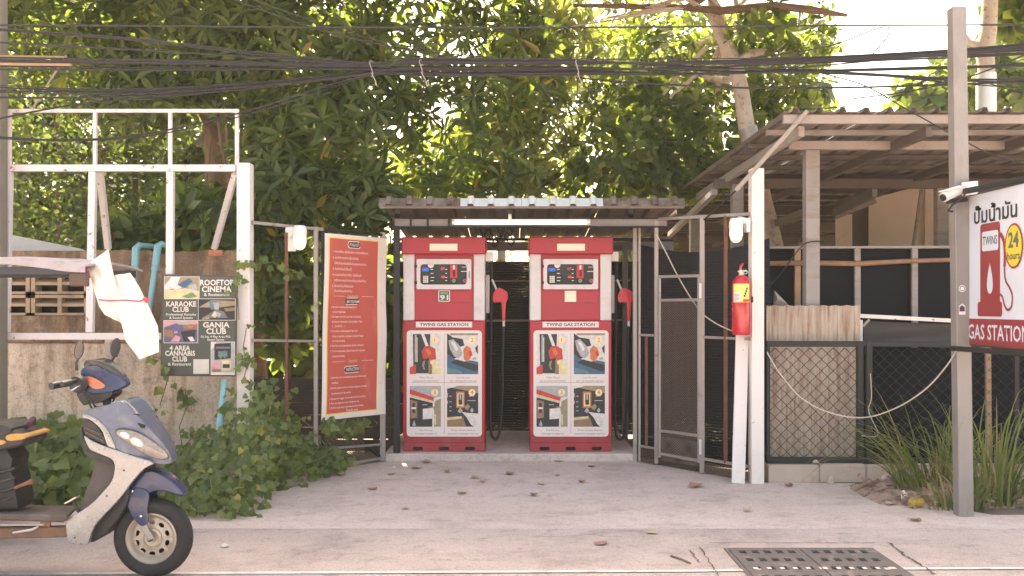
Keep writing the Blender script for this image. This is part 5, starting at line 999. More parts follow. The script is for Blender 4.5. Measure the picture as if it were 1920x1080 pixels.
# white plastic flap tied to the roof
fl = thing('plastic_flap', 'crumpled white plastic sheet tied with red string to the sidecar roof', 'plastic sheet', W(240, 672, 6.1))
flapm = bpy.data.materials.new('flap_white'); flapm.use_nodes = True; MATS['flap_white'] = flapm; _nt = flapm.node_tree; _b = _nt.nodes['Principled BSDF']; _b.inputs['Base Color'].default_value = (.88, .83, .72, 1); _b.inputs['Roughness'].default_value = .4
_t = _nt.nodes.new('ShaderNodeBsdfTranslucent'); _t.inputs[0].default_value = (.95, .9, .8, 1); _x = _nt.nodes.new('ShaderNodeMixShader'); _x.inputs[0].default_value = .35; _nt.links.new(_b.outputs[0], _x.inputs[1]); _nt.links.new(_t.outputs[0], _x.inputs[2]); _nt.links.new(_x.outputs[0], _nt.nodes['Material Output'].inputs[0])
def flap(name, rows, d0, d1):
    def f(u, v):
        i = v * (len(rows) - 1); a = min(int(i), len(rows) - 2); t = i - a; l = [rows[a][k] * (1 - t) + rows[a + 1][k] * t for k in range(4)]
        x = l[0] + (l[2] - l[0]) * u; y = l[1] + (l[3] - l[1]) * u; return W(x, y, d0 + (d1 - d0) * v + .016 * math.sin(u * 5 + v * 7) + .02 * u + .010 * math.sin(u * 13 - v * 9) + .006 * math.sin(u * 4 + v * 23))
    return MB().grid(f, 18, 30).build(name, flapm, fl, smooth=True, solid=.002)
flap('upper_fold', [(164, 496, 203, 468), (168, 512, 208, 492), (178, 548, 214, 520), (186, 575, 222, 560), (196, 590, 232, 608)], 6.30, 6.02)
flap('lower_fold', [(204, 518, 244, 512), (210, 545, 262, 540), (216, 575, 276, 568), (226, 600, 296, 612), (236, 640, 298, 645), (262, 674, 298, 660)], 6.22, 5.86)
MB().tube([W(186, 562, 6.06), W(205, 564, 6.0), W(235, 563, 5.98), W(262, 565, 5.98), W(276, 560, 5.98)], .006, 6).build('string', mat('string_red', (.50, .06, .10), .6), fl, smooth=True); MB().tube([W(270, 559, 5.97), W(275, 563, 5.965), W(278, 560, 5.97), W(273, 567, 5.97)], .011, 6).build('knot', MATS['string_red'], fl, smooth=True)
MB().tube([W(166, 495, 6.28), W(162, 508, 6.2), W(168, 520, 6.2), W(161, 515, 6.15)], .008, 6).build('tie', MATS['string_red'], fl, smooth=True)

# ================================================================== trees
L_whorl = leafmat('leaf_whorl', (.052, .084, .026), (.16, .20, .060), .5, .40, (.42, .26, .04))
L_small = leafmat('leaf_small', (.040, .062, .024), (.105, .135, .050), .42, .5)
L_almond = leafmat('leaf_almond', (.055, .088, .026), (.165, .20, .055), .5, .4)
L_back = leafmat('leaf_back', (.065, .09, .032), (.17, .20, .07), .52, .5)
L_pale = leafmat('leaf_pale', (.060, .10, .025), (.16, .20, .06), .5, .5)
rng = np.random.default_rng(11)
def lobe_points(lobes):
    P, O = [], []
    for (cx, cy, cz, rx, ry, rz, n) in lobes:
        v = rng.normal(size=(n, 3)); v /= np.linalg.norm(v, axis=1)[:, None]; r = rng.uniform(.25, 1.0, n) ** .55
        r = r * (1 + .16 * np.sin(v[:, 0] * 7 + cx * 3) * np.cos(v[:, 2] * 6 + cz)); P.append(np.array([cx, cy, cz]) + v * r[:, None] * np.array([rx, ry, rz])); O.append(v)
    return np.concatenate(P), np.concatenate(O)
def whorls(lobes, per, ln, tilt=.35, up=.5, jitter=.5):
    """rosettes of leaves at branch tips"""
    P, O = lobe_points(lobes); n = len(P)
    ax = O + np.array([0, -.25, up]) + rng.normal(size=(n, 3)) * jitter; ax /= np.linalg.norm(ax, axis=1)[:, None]
    h = np.cross(ax, rng.normal(size=(n, 3))); h /= np.linalg.norm(h, axis=1)[:, None]; g = np.cross(ax, h)
    th = np.arange(per) * 2 * PI / per; th = th[None, :] + rng.uniform(0, 6, (n, 1)) + rng.normal(size=(n, per)) * .15
    rad = h[:, None, :] * np.cos(th)[..., None] + g[:, None, :] * np.sin(th)[..., None]
    tl = tilt + rng.uniform(-.55, .5, (n, per)); D = rad + ax[:, None, :] * tl[..., None]; N = ax[:, None, :] - rad * tl[..., None] * .8 + rng.normal(size=(n, per, 3)) * .12
    S_ = ln * rng.uniform(.5, 1.3, (n, 1)) * rng.uniform(.8, 1.1, (n, per)); Pp = P[:, None, :] + ax[:, None, :] * rng.uniform(-.04, .04, (n, per, 1))
    f = lambda a: a.reshape(-1, 3); return f(Pp), f(D), f(N), S_.reshape(-1)
def loose(lobes, ln):
    P, O = lobe_points(lobes); n = len(P); D = rng.normal(size=(n, 3)) + np.array([0, 0, -.3]); N = O * .6 + rng.normal(size=(n, 3)) * .6 + np.array([0, -.2, .6])
    return P, D, N, ln * rng.uniform(.6, 1.3, n)
def limbs(parent, m, segs, name='trunk'):
    for pts, r in segs: MB().tube(pts, r, 9).build(name, m, parent, smooth=True); name = 'branch'
def V3(x, y, d): return W(x, y, d)
def lobe(x, y, d, rx, ry, rz, n): p = W(x, y, d); return (p.x, p.y, p.z, rx, ry, rz, n)
def wander(a, b, k=5, am=.06):
    a = Vector(a); b = Vector(b); return [a.lerp(b, i / k) + Vector((random.uniform(-am, am), random.uniform(-am, am), 0)) * (1 if 0 < i < k else 0) for i in range(k + 1)]
def gnd(x, d): return Vector(((x - 960) / F * d, d, -.02))
def branches(parent, m, top, lobes, r=.035):
    for l in lobes: MB().tube(wander(top, Vector(l[:3]), 5, .12), [r, r * .85, r * .7, r * .55, r * .4, r * .25], 6).build('branch', m, parent, smooth=True)
# 1 the big whorled-leaf tree over the pumps
t1 = thing('tree', 'large dark green tree with long whorled leaves behind the red banner', 'tree', gnd(482, 11.9))
limbs(t1, bark, [(wander(gnd(478, 11.9), V3(484, 250, 11.9), 6, .03) + wander(V3(484, 240, 11.9), V3(560, -60, 12.2), 4), [.13] * 7 + [.12, .11, .10, .09, .08])])
lb1 = [lobe(560, 60, 11.6, 1.3, .9, .9, 190), lobe(760, 70, 11.7, 1.2, .6, .9, 110), lobe(940, 40, 12.0, .8, .5, .8, 60), lobe(640, 230, 11.2, 1.0, .5, .75, 120), lobe(830, 230, 11.6, .8, .4, .7, 60), lobe(560, 370, 10.9, .65, .45, .45, 90), lobe(690, 380, 10.7, .42, .4, .33, 60), lobe(520, 290, 11.6, .5, .5, .6, 50), lobe(880, 330, 11.9, .8, .4, .3, 60), lobe(1000, 160, 12.3, .6, .4, .8, 40)]; shade_lobes1 = [lobe(470, -215, 10.4, 1.9, 2.2, .35, 520), lobe(850, -215, 10.4, 1.9, 2.2, .35, 520), lobe(660, -215, 10.2, 1.6, 2.0, .3, 300)]  # second list: unseen overhead lobes added to keep sun off the ground
branches(t1, bark, V3(520, 60, 12.0), lb1)
a = whorls([l[:6] + (int(l[6] * 1.45),) for l in lb1], 8, .245); leaves(t1, *a, leaf_long(.125, .25), L_whorl, 300); branches(t1, bark, V3(520, 60, 12.0), shade_lobes1); a = whorls(shade_lobes1, 9, .36); leaves(t1, *a, leaf_long(.17, .2), L_whorl, 0)
t1b = thing('tree', 'brown-trunked tree with long drooping leaves above the empty white sign frame', 'tree', gnd(404, 12.1))
limbs(t1b, bark, [(wander(gnd(410, 12.1), V3(402, 220, 12.1), 6, .03) + wander(V3(402, 200, 12.1), V3(330, -60, 12.3), 4), [.14] * 7 + [.13, .12, .11, .10, .09])])
lb2 = [lobe(330, 60, 11.7, 1.3, .8, .75, 190), lobe(140, 40, 11.8, 1.2, .8, .7, 160), lobe(260, 190, 11.4, .7, .5, .35, 80), lobe(430, 150, 11.5, .6, .5, .5, 70), lobe(380, 400, 11.0, .55, .4, .32, 60), lobe(450, 440, 10.6, .5, .4, .3, 60), lobe(-120, 40, 12, 1.2, .9, .9, 100)]; shade_lobes2 = [lobe(80, -215, 10.4, 1.9, 2.2, .35, 520), lobe(-280, -215, 10.4, 1.9, 2.2, .35, 400), lobe(280, -215, 10.3, 1.6, 2.0, .3, 300)]  # second list: out-of-view canopy added to shade the drive
branches(t1b, bark, V3(380, 60, 12.2), lb2); a = whorls([l[:6] + (int(l[6] * 1.4),) for l in lb2], 8, .235); leaves(t1b, *a, leaf_long(.125, .25), L_whorl, 200); branches(t1b, bark, V3(380, 60, 12.2), shade_lobes2); a = whorls(shade_lobes2, 9, .36); leaves(t1b, *a, leaf_long(.17, .2), L_whorl, 0)
# 2 small-leaved tree at the far left
t2 = thing('tree', 'small-leaved bushy tree behind the empty white sign frame', 'tree', gnd(230, 13.2))
for i, (xa, xb) in enumerate(((228, 200), (250, 262), (300, 330), (140, 100), (270, 300), (340, 345))): MB().tube(wander(gnd(xa, 13.2 + .1 * i), V3(xb, 180, 13.2 + .1 * i), 6, .06), [.06, .055, .05, .045, .04, .035, .03], 7).build('trunk' if not i else 'stem', bark, t2, smooth=True)
lb = [lobe(120, 200, 12.8, 1.3, .7, .9, 1700), lobe(90, 380, 12.6, 1.0, .6, .7, 1200), lobe(270, 330, 13.0, .9, .6, .7, 1000), lobe(250, 440, 12.8, .8, .5, .45, 700), lobe(-100, 260, 13, 1.2, .8, 1.4, 900), lobe(330, 260, 13.2, .7, .6, .6, 700)]
branches(t2, bark, V3(190, 300, 13.1), lb, .025); a = loose(lb, .10); leaves(t2, *a, leaf_long(.30, .1), L_small, 100)
# 3 broad-leaved almond tree on the right, pale trunk through the shed roof
t3 = thing('tree', 'broad-leaved tree with a pale leaning trunk rising through the shed roof', 'tree', gnd(1458, 12.0))
limbs(t3, palebark, [([gnd(1460, 12.0), V3(1452, 460, 12), V3(1425, 350, 12), V3(1401, 245, 12), V3(1390, 170, 12), V3(1378, 118, 12.05), V3(1362, 85, 12.1)], [.12, .11, .105, .10, .095, .09, .10]), ([V3(1384, 118, 12), V3(1405, 100, 12), V3(1460, 95, 12.1), V3(1510, 82, 12.2)], [.06, .05, .045, .03]), ([V3(1362, 88, 12.1), V3(1340, 40, 12.3), V3(1330, -60, 12.6)], [.08, .07, .06]), ([V3(1365, 150, 12.2), V3(1330, 148, 12.6), V3(1290, 120, 12.8)], [.05, .04, .03])])
MB().tube([V3(1408, 262, 12), V3(1401, 240, 12)], .115, 14).build('metal_collar', galv, t3, smooth=True)
limb = MB().tube([V3(1340, -20, 12.4), V3(1290, 14, 12.2), V3(1350, 20, 11.9), V3(1450, 11, 11.6), V3(1520, 18, 11.5), V3(1588, 29, 11.5)], [.06, .05, .05, .05, .045, .02], 8).build('branch', bark, t3, smooth=True)
for k in range(9): MB().tube(wander(V3(1290 - 10 * k, 14, 12.2), V3(1070 + 35 * k, 50 - 9 * k, 12.0), 5, .06), [.022, .018, .015, .012, .010, .006], 6).build('twig', palebark, t3, smooth=True)
MB().tube([V3(1290, 14, 12.2), V3(1180, 12, 12.2), V3(1075, 10, 12.2)], [.04, .035, .02], 7).build('branch', bark, t3, smooth=True)
lb3 = [lobe(1250, 120, 13.2, 1.2, .8, .8, 260), lobe(1430, 110, 13.4, 1.0, .8, .75, 200), lobe(1180, 260, 12.9, .9, .7, .7, 190), lobe(1330, 260, 13.0, 1.0, .7, .6, 190), lobe(1480, 190, 13.2, .65, .5, .35, 90), lobe(1150, 350, 12.8, .8, .5, .4, 100), lobe(1290, 330, 12.9, .7, .5, .4, 90), lobe(1440, 60, 11.9, .55, .4, .32, 50), lobe(1540, 60, 12.4, .3, .3, .35, 22), lobe(1500, 100, 11.8, .3, .3, .2, 14)]; shade_lobes3 = [lobe(1230, -215, 10.4, 1.9, 2.2, .35, 620), lobe(1580, -235, 10.4, 1.9, 2.2, .35, 620), lobe(1040, -215, 10.3, 1.6, 2.0, .3, 350), lobe(1410, -225, 10.2, 1.6, 2.0, .3, 350)]  # second list: added canopy above the view, blocks sun from the forecourt
branches(t3, palebark, V3(1362, 60, 12.6), lb3); a = whorls([l[:6] + (int(l[6] * 1.05),) for l in lb3], 7, .165, .3, .6, .6); leaves(t3, *a, leaf_long(.25, .14), L_almond, 300); branches(t3, palebark, V3(1362, 60, 12.6), shade_lobes3); a = whorls(shade_lobes3, 8, .34); leaves(t3, *a, leaf_long(.2, .15), L_almond, 0)
# 4 right-hand trunk with pale foliage beyond
t4 = thing('tree', 'pale spotted trunk in a steel sleeve above the shed roof, right of the sign post', 'tree', gnd(1848, 12.5))
limbs(t4, palebark, [([gnd(1848, 12.5), V3(1848, 200, 12.5), V3(1850, 140, 12.5), V3(1846, 96, 12.5), V3(1853, 60, 12.5), V3(1857, -20, 12.5), V3(1850, -160, 12.6)], [.11, .105, .10, .115, .10, .095, .08]), ([V3(1838, 84, 12.5), V3(1818, 80, 12.5), V3(1806, 62, 12.5), V3(1800, 20, 12.6)], [.05, .035, .03, .025])])
MB().tube([V3(1849, 215, 12.5), V3(1849, 138, 12.5)], .118, 16).build('steel_sleeve', mat('sleeve_steel', (.62, .60, .60), .35, .06, metal=.5), t4, smooth=True)
lb4 = [lobe(1905, 20, 12.8, .25, .3, .3, 30), lobe(1960, 10, 13.0, .5, .5, .6, 60), lobe(1930, -235, 10.4, 1.8, 2.2, .35, 620)]  # last lobe is unseen overhead canopy added to shade the ground
branches(t4, palebark, V3(1852, -100, 12.6), lb4); a = whorls(lb4, 8, .3); leaves(t4, *a, leaf_long(.26, .1), L_almond, 40)
t5 = thing('tree', 'bright green tree beyond the shed roof near the sign post', 'tree', gnd(1850, 18))
MB().tube(wander(gnd(1850, 18), V3(1850, 170, 18), 5, .05), .12, 8).build('trunk', bark, t5)
lb5 = [lobe(1770, 190, 17.5, .9, .7, .45, 170), lobe(1880, 140, 18, 1.2, .8, .6, 220), lobe(1990, 150, 18, 1.0, .8, .8, 150)]
a = whorls(lb5, 7, .28, .3, .6); leaves(t5, *a, leaf_long(.26, .15), L_pale, 60)
# 5 the wood further back: single crowns that close the view
rb2 = [('loose green tree glimpsed behind the big tree, above the red banner', 600, 20, .8), ('far tree at the left edge behind the small-leaved tree', 60, 17.5, 1.2), ('far tree behind the brown trunks', 350, 18, 1.2), ('far tree behind the almond tree, nearer the shed', 1330, 24, .8), ('far tree behind the almond tree, nearer the pumps', 1150, 20, .3)]
for lab, x, d, q in rb2:
    t = thing('tree', lab, 'tree', gnd(x, d)); MB().tube(wander(gnd(x, d), V3(x + 20, 120, d), 5, .1), [.16, .15, .14, .12, .11, .1], 8).build('trunk', bark, t, smooth=True)
    xs_ = 60 if x > 1300 else 0
    lb = [lobe(x - xs_, 330, d, 1.9, 1., 1.3, int(330 * q)), lobe(x - 40 - xs_, 120, d, 1.9 - (.5 if x > 1300 else 0), 1., 1.4, int(330 * q)), lobe(x + 40 - 2 * xs_, -120, d, 1.7, 1.1, 1.4, int(260 * max(q, .8))), lobe(x, 480, d, 2.0, 1., .9, int(150 * q))]
    a = whorls([l[:6] + (int(l[6] * 1.3),) for l in lb], 8, .28, .3, .3, .7); leaves(t, *a, leaf_long(.17, .2), L_back, 0)
# understory bushes behind gate and wall
for lab, lb, n_ in (('dark shrub behind the left gate beside the white post', [lobe(540, 560, 10.6, .35, .3, .6, 60), lobe(700, 640, 10.8, .35, .3, .9, 80)], 60), ('dark shrub in front of the wood behind the concrete wall', [lobe(380, 430, 10.3, .6, .4, .3, 90), lobe(250, 450, 10.2, .5, .3, .22, 60)], 60)):
    t = thing('shrub', lab, 'shrub', (lb[0][0], lb[0][1], 0)); MB().tube(wander((lb[0][0], lb[0][1], 0), lb[0][:3], 4, .03), .02, 6).build('stem', bark, t)
    for l in lb: MB().tube(wander((lb[0][0], lb[0][1], .05), l[:3], 4, .05), .015, 6).build('stem', bark, t)
    a = whorls(lb, 8, .26, .3, .4); leaves(t, *a, leaf_long(.17, .2), L_whorl, n_)
for lab, lb, n_ in (('dense shrub thicket behind the red banner', [lobe(520, 660, 13.5, .9, .5, 1.2, 170), lobe(640, 560, 14.0, 1.0, .5, 1.2, 190), lobe(760, 640, 14.2, .9, .5, 1.2, 160)], 0), ('dense shrub thicket behind the pump netting', [lobe(900, 640, 14.6, 1.1, .5, 1.2, 150), lobe(1080, 640, 14.8, 1.1, .5, 1.3, 150)], 0), ('dense shrub thicket behind the board wall of the shed', [lobe(1250, 560, 22.8, 1.6, .5, 1.6, 160), lobe(1420, 520, 23.2, 1.9, .5, 1.7, 180)], 0), ('shrub thicket beyond the concrete wall at the far left', [lobe(60, 560, 14.6, 1.6, .5, 1.3, 150), lobe(330, 560, 14.6, 1.6, .5, 1.4, 150)], 0)):
    t = thing('shrub', lab, 'shrub', (lb[0][0], lb[0][1], 0))
    for l in lb: MB().tube(wander((l[0], l[1], 0), l[:3], 4, .05), .03, 6).build('stem', bark, t)
    a = whorls(lb, 8, .30, .3, .4); leaves(t, *a, leaf_long(.18, .2), L_back, 0)
# a strappy pale-leaved tree whose light foliage hangs behind the pump roof
tS = thing('tree', 'pale strappy-leaved tree glowing in the light just above the pump roof', 'tree', gnd(930, 13.2))
limbs(tS, palebark, [(wander(gnd(930, 13.2), V3(950, 60, 13.2), 6, .05), [.07, .065, .06, .055, .05, .04, .03])])
lbS = [lobe(950, 290, 13.0, .85, .45, .75, 130), lobe(1010, 90, 13.3, .8, .5, .75, 110), lobe(820, 330, 12.8, .6, .4, .35, 60)]
branches(tS, palebark, V3(945, 120, 13.2), lbS, .02); a = whorls(lbS, 10, .34, .5, .1, .6); leaves(tS, *a, leaf_long(.085, .35), leafmat('leaf_strap', (.10, .13, .045), (.26, .27, .13), .45, .4), 100)
# dark boards behind the left gate
bf = thing('board_fence', 'dark weathered board fence low behind the left gate', 'fence', W(600, 880, 10.2))
for i in range(6): z0 = .02 + i * .125; MB().box(-2.9, -1.15, 10.2 + .01 * (i % 2), 10.23 + .01 * (i % 2), z0, z0 + .115).build('board', mat('dark_board', (.085, .062, .048), .9, .3, 5., .5, 40.), bf, bevel=.003)
for x_ in (-2.6, -1.4): MB().box(x_ - .03, x_ + .03, 10.245, 10.30, 0, .82).build('post', bark, bf)
# rusty tank shapes under the trees
mt = thing('metal_hood', 'curved grey metal hood half hidden among the brown trunks', 'metal hood', W(400, 300, 13.0)); MB().grid(lambda u, v: W(340 + 150 * u, 300 - 62 * math.sin(PI * u) ** .6 * (1 - .5 * v) - 0 * v, 13.0 + .8 * v), 14, 4).build('hood', mat('hood_grey', (.13, .125, .13), .5, .2, 3., metal=.3), mt, smooth=True, solid=.004); MB().bar(W(350, 300, 13.2), W(350, 900, 13.2), .05, .05).build('stand', darksteel, mt); MB().bar(W(482, 300, 13.2), W(482, 900, 13.2), .05, .05).build('stand', darksteel, mt)

# ================================================================== creeper over the wall foot and the gate
L_vine = leafmat('leaf_vine', (.075, .115, .034), (.20, .24, .080), .42, .45, (.42, .36, .10))
def mound(label, npts, x0, x1, top, front, size, nobj, dback=8.56, seed=1, stems=14):
    r = np.random.default_rng(seed); u = r.uniform(0, 1, npts); px = x0 + (x1 - x0) * u
    zt_ = np.interp(px, top[0], top[1]); df = np.interp(px, front[0], front[1]); db = np.full(npts, dback) if np.isscalar(dback) else np.interp(px, dback[0], dback[1]); w = r.uniform(0, 1, npts)
    ang = w * PI / 2; d = db - (db - df) * np.sin(ang) * r.uniform(.75, 1.03, npts); z = zt_ * np.cos(ang) ** .8 * r.uniform(.45, 1.0, npts) * (1 + .28 * np.sin(px * .11 + d * 5) * np.sin(px * .037 + 1)) + r.uniform(0, .10, npts) ** 1.3 + .015
    xx = (px - 960) / F * d + r.normal(size=npts) * .05; P = np.stack([xx, d, np.maximum(z, .015)], 1)
    N = np.stack([r.normal(size=npts) * .35, -.75 + r.normal(size=npts) * .3, .6 + r.normal(size=npts) * .3], 1); D = np.stack([r.normal(size=npts), r.normal(size=npts) * .3 - .3, -.7 + r.normal(size=npts) * .5], 1)
    t = thing('creeper', label, 'plant', (float(xx.mean()), float(d.mean()), 0)); 
    for k in range(stems):
        i, j = r.integers(0, npts, 2); a, b = Vector(P[i]), Vector(P[j]); b = a + (b - a) * min(1, .7 / max((b - a).length, .01)); MB().tube(wander(a, b, 5, .04), .004, 5).build('stem', mat('vine_stem', (.16, .15, .06), .8), t)
    leaves(t, P, D, N, size * r.uniform(.6, 1.25, npts), leaf_ivy(), L_vine, nobj); return t
mound('green creeper mound against the wall behind the scooter', 700, -40, 175, ([-40, 20, 90, 160, 175], [.40, .46, .56, .50, .40]), ([-40, 175], [7.5, 7.45]), .115, 150, seed=3)
mound('green creeper spilling onto the drive below the poster', 1150, 290, 500, ([290, 320, 350, 390, 430, 460, 500], [.14, .22, .36, .50, .72, .88, .8]), ([285, 330, 380, 450, 500], [7.5, 7.05, 6.98, 7.0, 7.5]), .068, 300, dback=([285, 440, 500], [8.5, 8.3, 8.2]), seed=5, stems=30)
mound('green creeper climbing the left gate beside the white post', 760, 470, 640, ([470, 520, 570, 600, 640], [1.0, .72, .42, .30, .18]), ([470, 540, 600, 640], [7.75, 8.25, 8.62, 8.85]), .068, 200, dback=([470, 540, 600, 640], [8.25, 8.6, 9.0, 9.15]), seed=8, stems=16)
def runner(label, pts, n, size, seed):
    r = np.random.default_rng(seed); q = [Vector(p) for p in pts]; out = []
    for i in range(len(q) - 1):
        for s in range(8): out.append(q[i].lerp(q[i + 1], s / 8))
    t = thing('creeper', label, 'plant', out[0]); MB().tube(out, .004, 5).build('stem', mat('vine_stem', (.16, .15, .06), .8), t)
    idx = r.integers(0, len(out), n); P = np.array([out[i] for i in idx]) + r.normal(size=(n, 3)) * .03 + np.array([0, -.02, 0]); N = np.stack([r.normal(size=n) * .3, -.8 + r.normal(size=n) * .25, .45 + r.normal(size=n) * .3], 1); D = np.stack([r.normal(size=n), r.normal(size=n) * .2, -.6 + r.normal(size=n) * .5], 1)
    leaves(t, P, D, N, size * r.uniform(.6, 1.2, n), leaf_ivy(), L_vine, n); return t
runner('creeper runner hanging along the bottom edge of the red banner', [LG(606, 800, .09), LG(625, 790, .1), LG(650, 800, .1), LG(672, 805, .1), LG(690, 785, .1)], 40, .085, 2)
runner('creeper runner trailing from the white post to the gate at lamp height', [W(455, 500, 8.0), LG(480, 495, .05), LG(510, 492, .05), LG(545, 505, .05), LG(578, 520, .05)], 22, .075, 3)
runner('creeper runner trailing out over the concrete beside the road', [W(440, 960, 7.2), W(462, 968, 7.1), W(478, 962, 7.15), W(492, 972, 7.05)], 12, .07, 11)
runner('creeper runner reaching over the concrete below the left gate', [W(520, 915, 8.1), W(548, 912, 8.2), W(570, 905, 8.35)], 10, .065, 12)
runner('creeper runner climbing the wall between the scooter and the poster', [W(345, 860, 8.4), W(336, 800, 8.56), W(352, 760, 8.57), W(346, 725, 8.57)], 16, .07, 13)
runner('creeper tendril on the upper right edge of the poster', [W(448, 600, 7.95), W(446, 560, 7.95), W(441, 545, 7.94), W(452, 520, 7.95)], 7, .075, 4)
runner('creeper tendril climbing the wall left of the poster', [W(300, 760, 8.5), W(312, 720, 8.3), W(318, 690, 7.93), W(300, 672, 8.2), W(285, 668, 8.4)], 14, .075, 5)
runner('creeper tendril creeping down the white post beside the poster', [W(455, 720, 8.0), W(462, 690, 8.0), W(456, 650, 8.0), W(463, 610, 8.0)], 14, .06, 6)

# ================================================================== tall grass by the sign post
grass = [leafmat('grass_green', (.085, .115, .036), (.20, .225, .085), .35, .5), leafmat('grass_dry', (.26, .20, .11), (.36, .28, .16), .3, .6)]
def clump(label, x, y, d, n, spread, lmin, lmax, lean, seed):
    r = random.Random(seed); b0 = gnd(x, d); b0.z = 0; t = thing('grass_clump', label, 'grass', b0)
    for i in range(n):
        a = r.uniform(0, 2 * PI); rad = r.uniform(.0, spread); o = b0 + Vector((math.cos(a) * rad * 1.4, math.sin(a) * rad * .7, 0)); h = r.uniform(lmin, lmax)
        dirn = Vector((math.cos(a) + lean + r.uniform(-.35, .35), math.sin(a) * .5 - .12, 0)); k = r.uniform(.2, 1.15); r_k = r.choice((2.4, 3.2, 5.)); w = r.uniform(.004, .009); nn = 7; L_, R_ = [], []
        side = Vector((-dirn.y, dirn.x, 0)).normalized(); side = (side * .5 + Vector((r.uniform(-1, 1), r.uniform(-.3, .3), 0))).normalized()
        for j in range(nn + 1):
            s = j / nn; p = o + dirn * (h * k * (s ** 1.8)) + Z * h * (s - .62 * k * s ** r_k); ww = w * (1 - s ** 2.2) + .0006; L_.append(p - side * ww); R_.append(p + side * ww)
        MB().add(L_ + R_, [(j, j + 1, nn + 2 + j, nn + 1 + j) for j in range(nn)]).build('blade', grass[1 if r.random() < .15 else 0], t)
clump('tall arching grass clump left of the sign post', 1755, 930, 7.85, 150, .24, .4, 1.05, -.45, 1)
clump('tall upright grass clump right of the sign post', 1868, 940, 7.55, 170, .26, .4, 1.2, .1, 2)
clump('short dry grass tuft at the foot of the sign post', 1800, 955, 7.35, 60, .16, .2, .45, .1, 3)

# ================================================================== overhead cables
dK = 7.75; GB = 'overhead cables'
NL = 'thin black overhead cable in the fan gathered into the tied bundle above the trees'
def cable(pts, r, label, group=GB, dd=0.): return sagline([W(x, y, dK + dd + j * .0) for j, (x, y) in enumerate(pts)], r, 'overhead_cable', cablemat, label, 'cable', n=5, sub=5, group=group)
cable([(-60, 47), (300, 49), (700, 52), (1200, 51), (1540, 48), (1800, 47), (1990, 46)], .0075, 'single straight black cable highest above the street')
left = [[(-60, 50), (0, 54), (250, 72), (500, 100), (694, 118)], [(-60, 52), (0, 57), (250, 75), (500, 104), (694, 119)], [(-60, 76), (0, 80), (300, 96), (694, 121)], [(-60, 106), (0, 108), (350, 114), (694, 122)], [(-60, 110), (0, 113), (350, 118), (694, 124)], [(-60, 112), (0, 116), (350, 120), (694, 126)], [(-60, 120), (0, 124), (350, 127), (694, 128)], [(-60, 128), (0, 130), (350, 131), (694, 130)], [(-60, 156), (0, 160), (200, 168), (450, 157), (694, 133)], [(-60, 158), (0, 164), (200, 171), (450, 160), (694, 135)], [(-60, 166), (0, 170), (250, 172), (500, 156), (694, 136)], [(-60, 168), (0, 173), (250, 176), (500, 160), (694, 137)], [(-60, 182), (0, 183), (200, 182), (450, 168), (694, 139)], [(-60, 250), (0, 257), (130, 262), (270, 252), (450, 212), (600, 165), (694, 140)], [(-60, 254), (0, 260), (140, 264), (290, 253), (460, 216), (610, 168), (694, 142)], [(-60, 232), (0, 222), (150, 195), (350, 178), (560, 155), (694, 138)]]
mid = [(110 + 10 * ((i * 7) % 8) / 7) if i < 7 else (127 + 15 * ((i * 5) % 9) / 8) for i in range(16)]
right = [[(1520, 107), (1800, 92), (1990, 74)], [(1520, 109), (1800, 94), (1990, 77)], [(1520, 112), (1800, 96), (1990, 80)], [(1520, 114), (1800, 99), (1990, 84)], [(1510, 117), (1800, 101), (1990, 92)], [(1530, 131), (1800, 126), (1990, 114)], [(1530, 133), (1800, 128), (1990, 118)], [(1530, 134), (1800, 148), (1990, 150)], [(1530, 136), (1800, 152), (1990, 153)], [(1530, 137), (1800, 149), (1990, 146)], [(1540, 133), (1790, 156), (1990, 170)], [(1500, 126), (1790, 100), (1990, 88)], [(1540, 135), (1790, 151), (1990, 156)], [(1520, 116), (1800, 104), (1990, 97)], [(1530, 132), (1800, 124), (1990, 125)], [(1520, 118), (1790, 108), (1990, 98)]]
ORD = 'topmost second third fourth fifth sixth seventh eighth ninth tenth eleventh twelfth thirteenth fourteenth fifteenth lowest'.split(); rank = {i: k for k, i in enumerate(sorted(range(16), key=lambda i: left[i][1][1]))}
for i in range(16):
    m_ = mid[i]; wob = random.uniform(-2, 2); r1 = right[i]; yr = r1[0][1]
    cable(left[i] + [(760, m_ - 1), (900, m_ + wob), (1080, m_ * .9 + 12), (1300, (m_ + yr) / 2 + wob + 2)] + r1, random.choice((.005, .0065, .008)), 'black cable of the tied bundle, %s from the top at the left edge' % ORD[rank[i]] if 0 < rank[i] < 15 else 'black cable of the tied bundle, %s at the left edge' % ORD[rank[i]], dd=random.uniform(-.02, .02))
cable([(1080, 146), (1200, 156), (1400, 165), (1600, 164), (1800, 158), (1990, 150)], .0085, 'black cable sagging just below the tied bundle on the right')
cable([(390, -20), (500, 22), (620, 62), (760, 92), (900, 106), (1000, 118)], .005, 'thin wire slanting down into the bundle from the top edge', None); cable([(410, -25), (560, 30), (700, 74), (860, 100)], .004, 'thinner wire slanting beside the other from the top edge', None)
cable([(1335, 120), (1440, 105), (1560, 85), (1650, 52), (1668, 62), (1630, 108)], .0055, 'loose cable loop rising out of the bundle against the bright sky', None)
cable([(1600, 185), (1700, 172), (1800, 150), (1900, 112), (1990, 70)], .006, 'cable crossing upward behind the sign post', None, .3); cable([(1500, 205), (1580, 200), (1680, 180), (1800, 148), (1900, 170), (1990, 190)], .005, 'thin drooping wire above the shed roof edge', None, .3)
cable([(1530, 135), (1620, 160), (1700, 205), (1800, 260), (1860, 290), (1930, 310)], .006, 'cable running down in front of the shed to the right', None, .2)
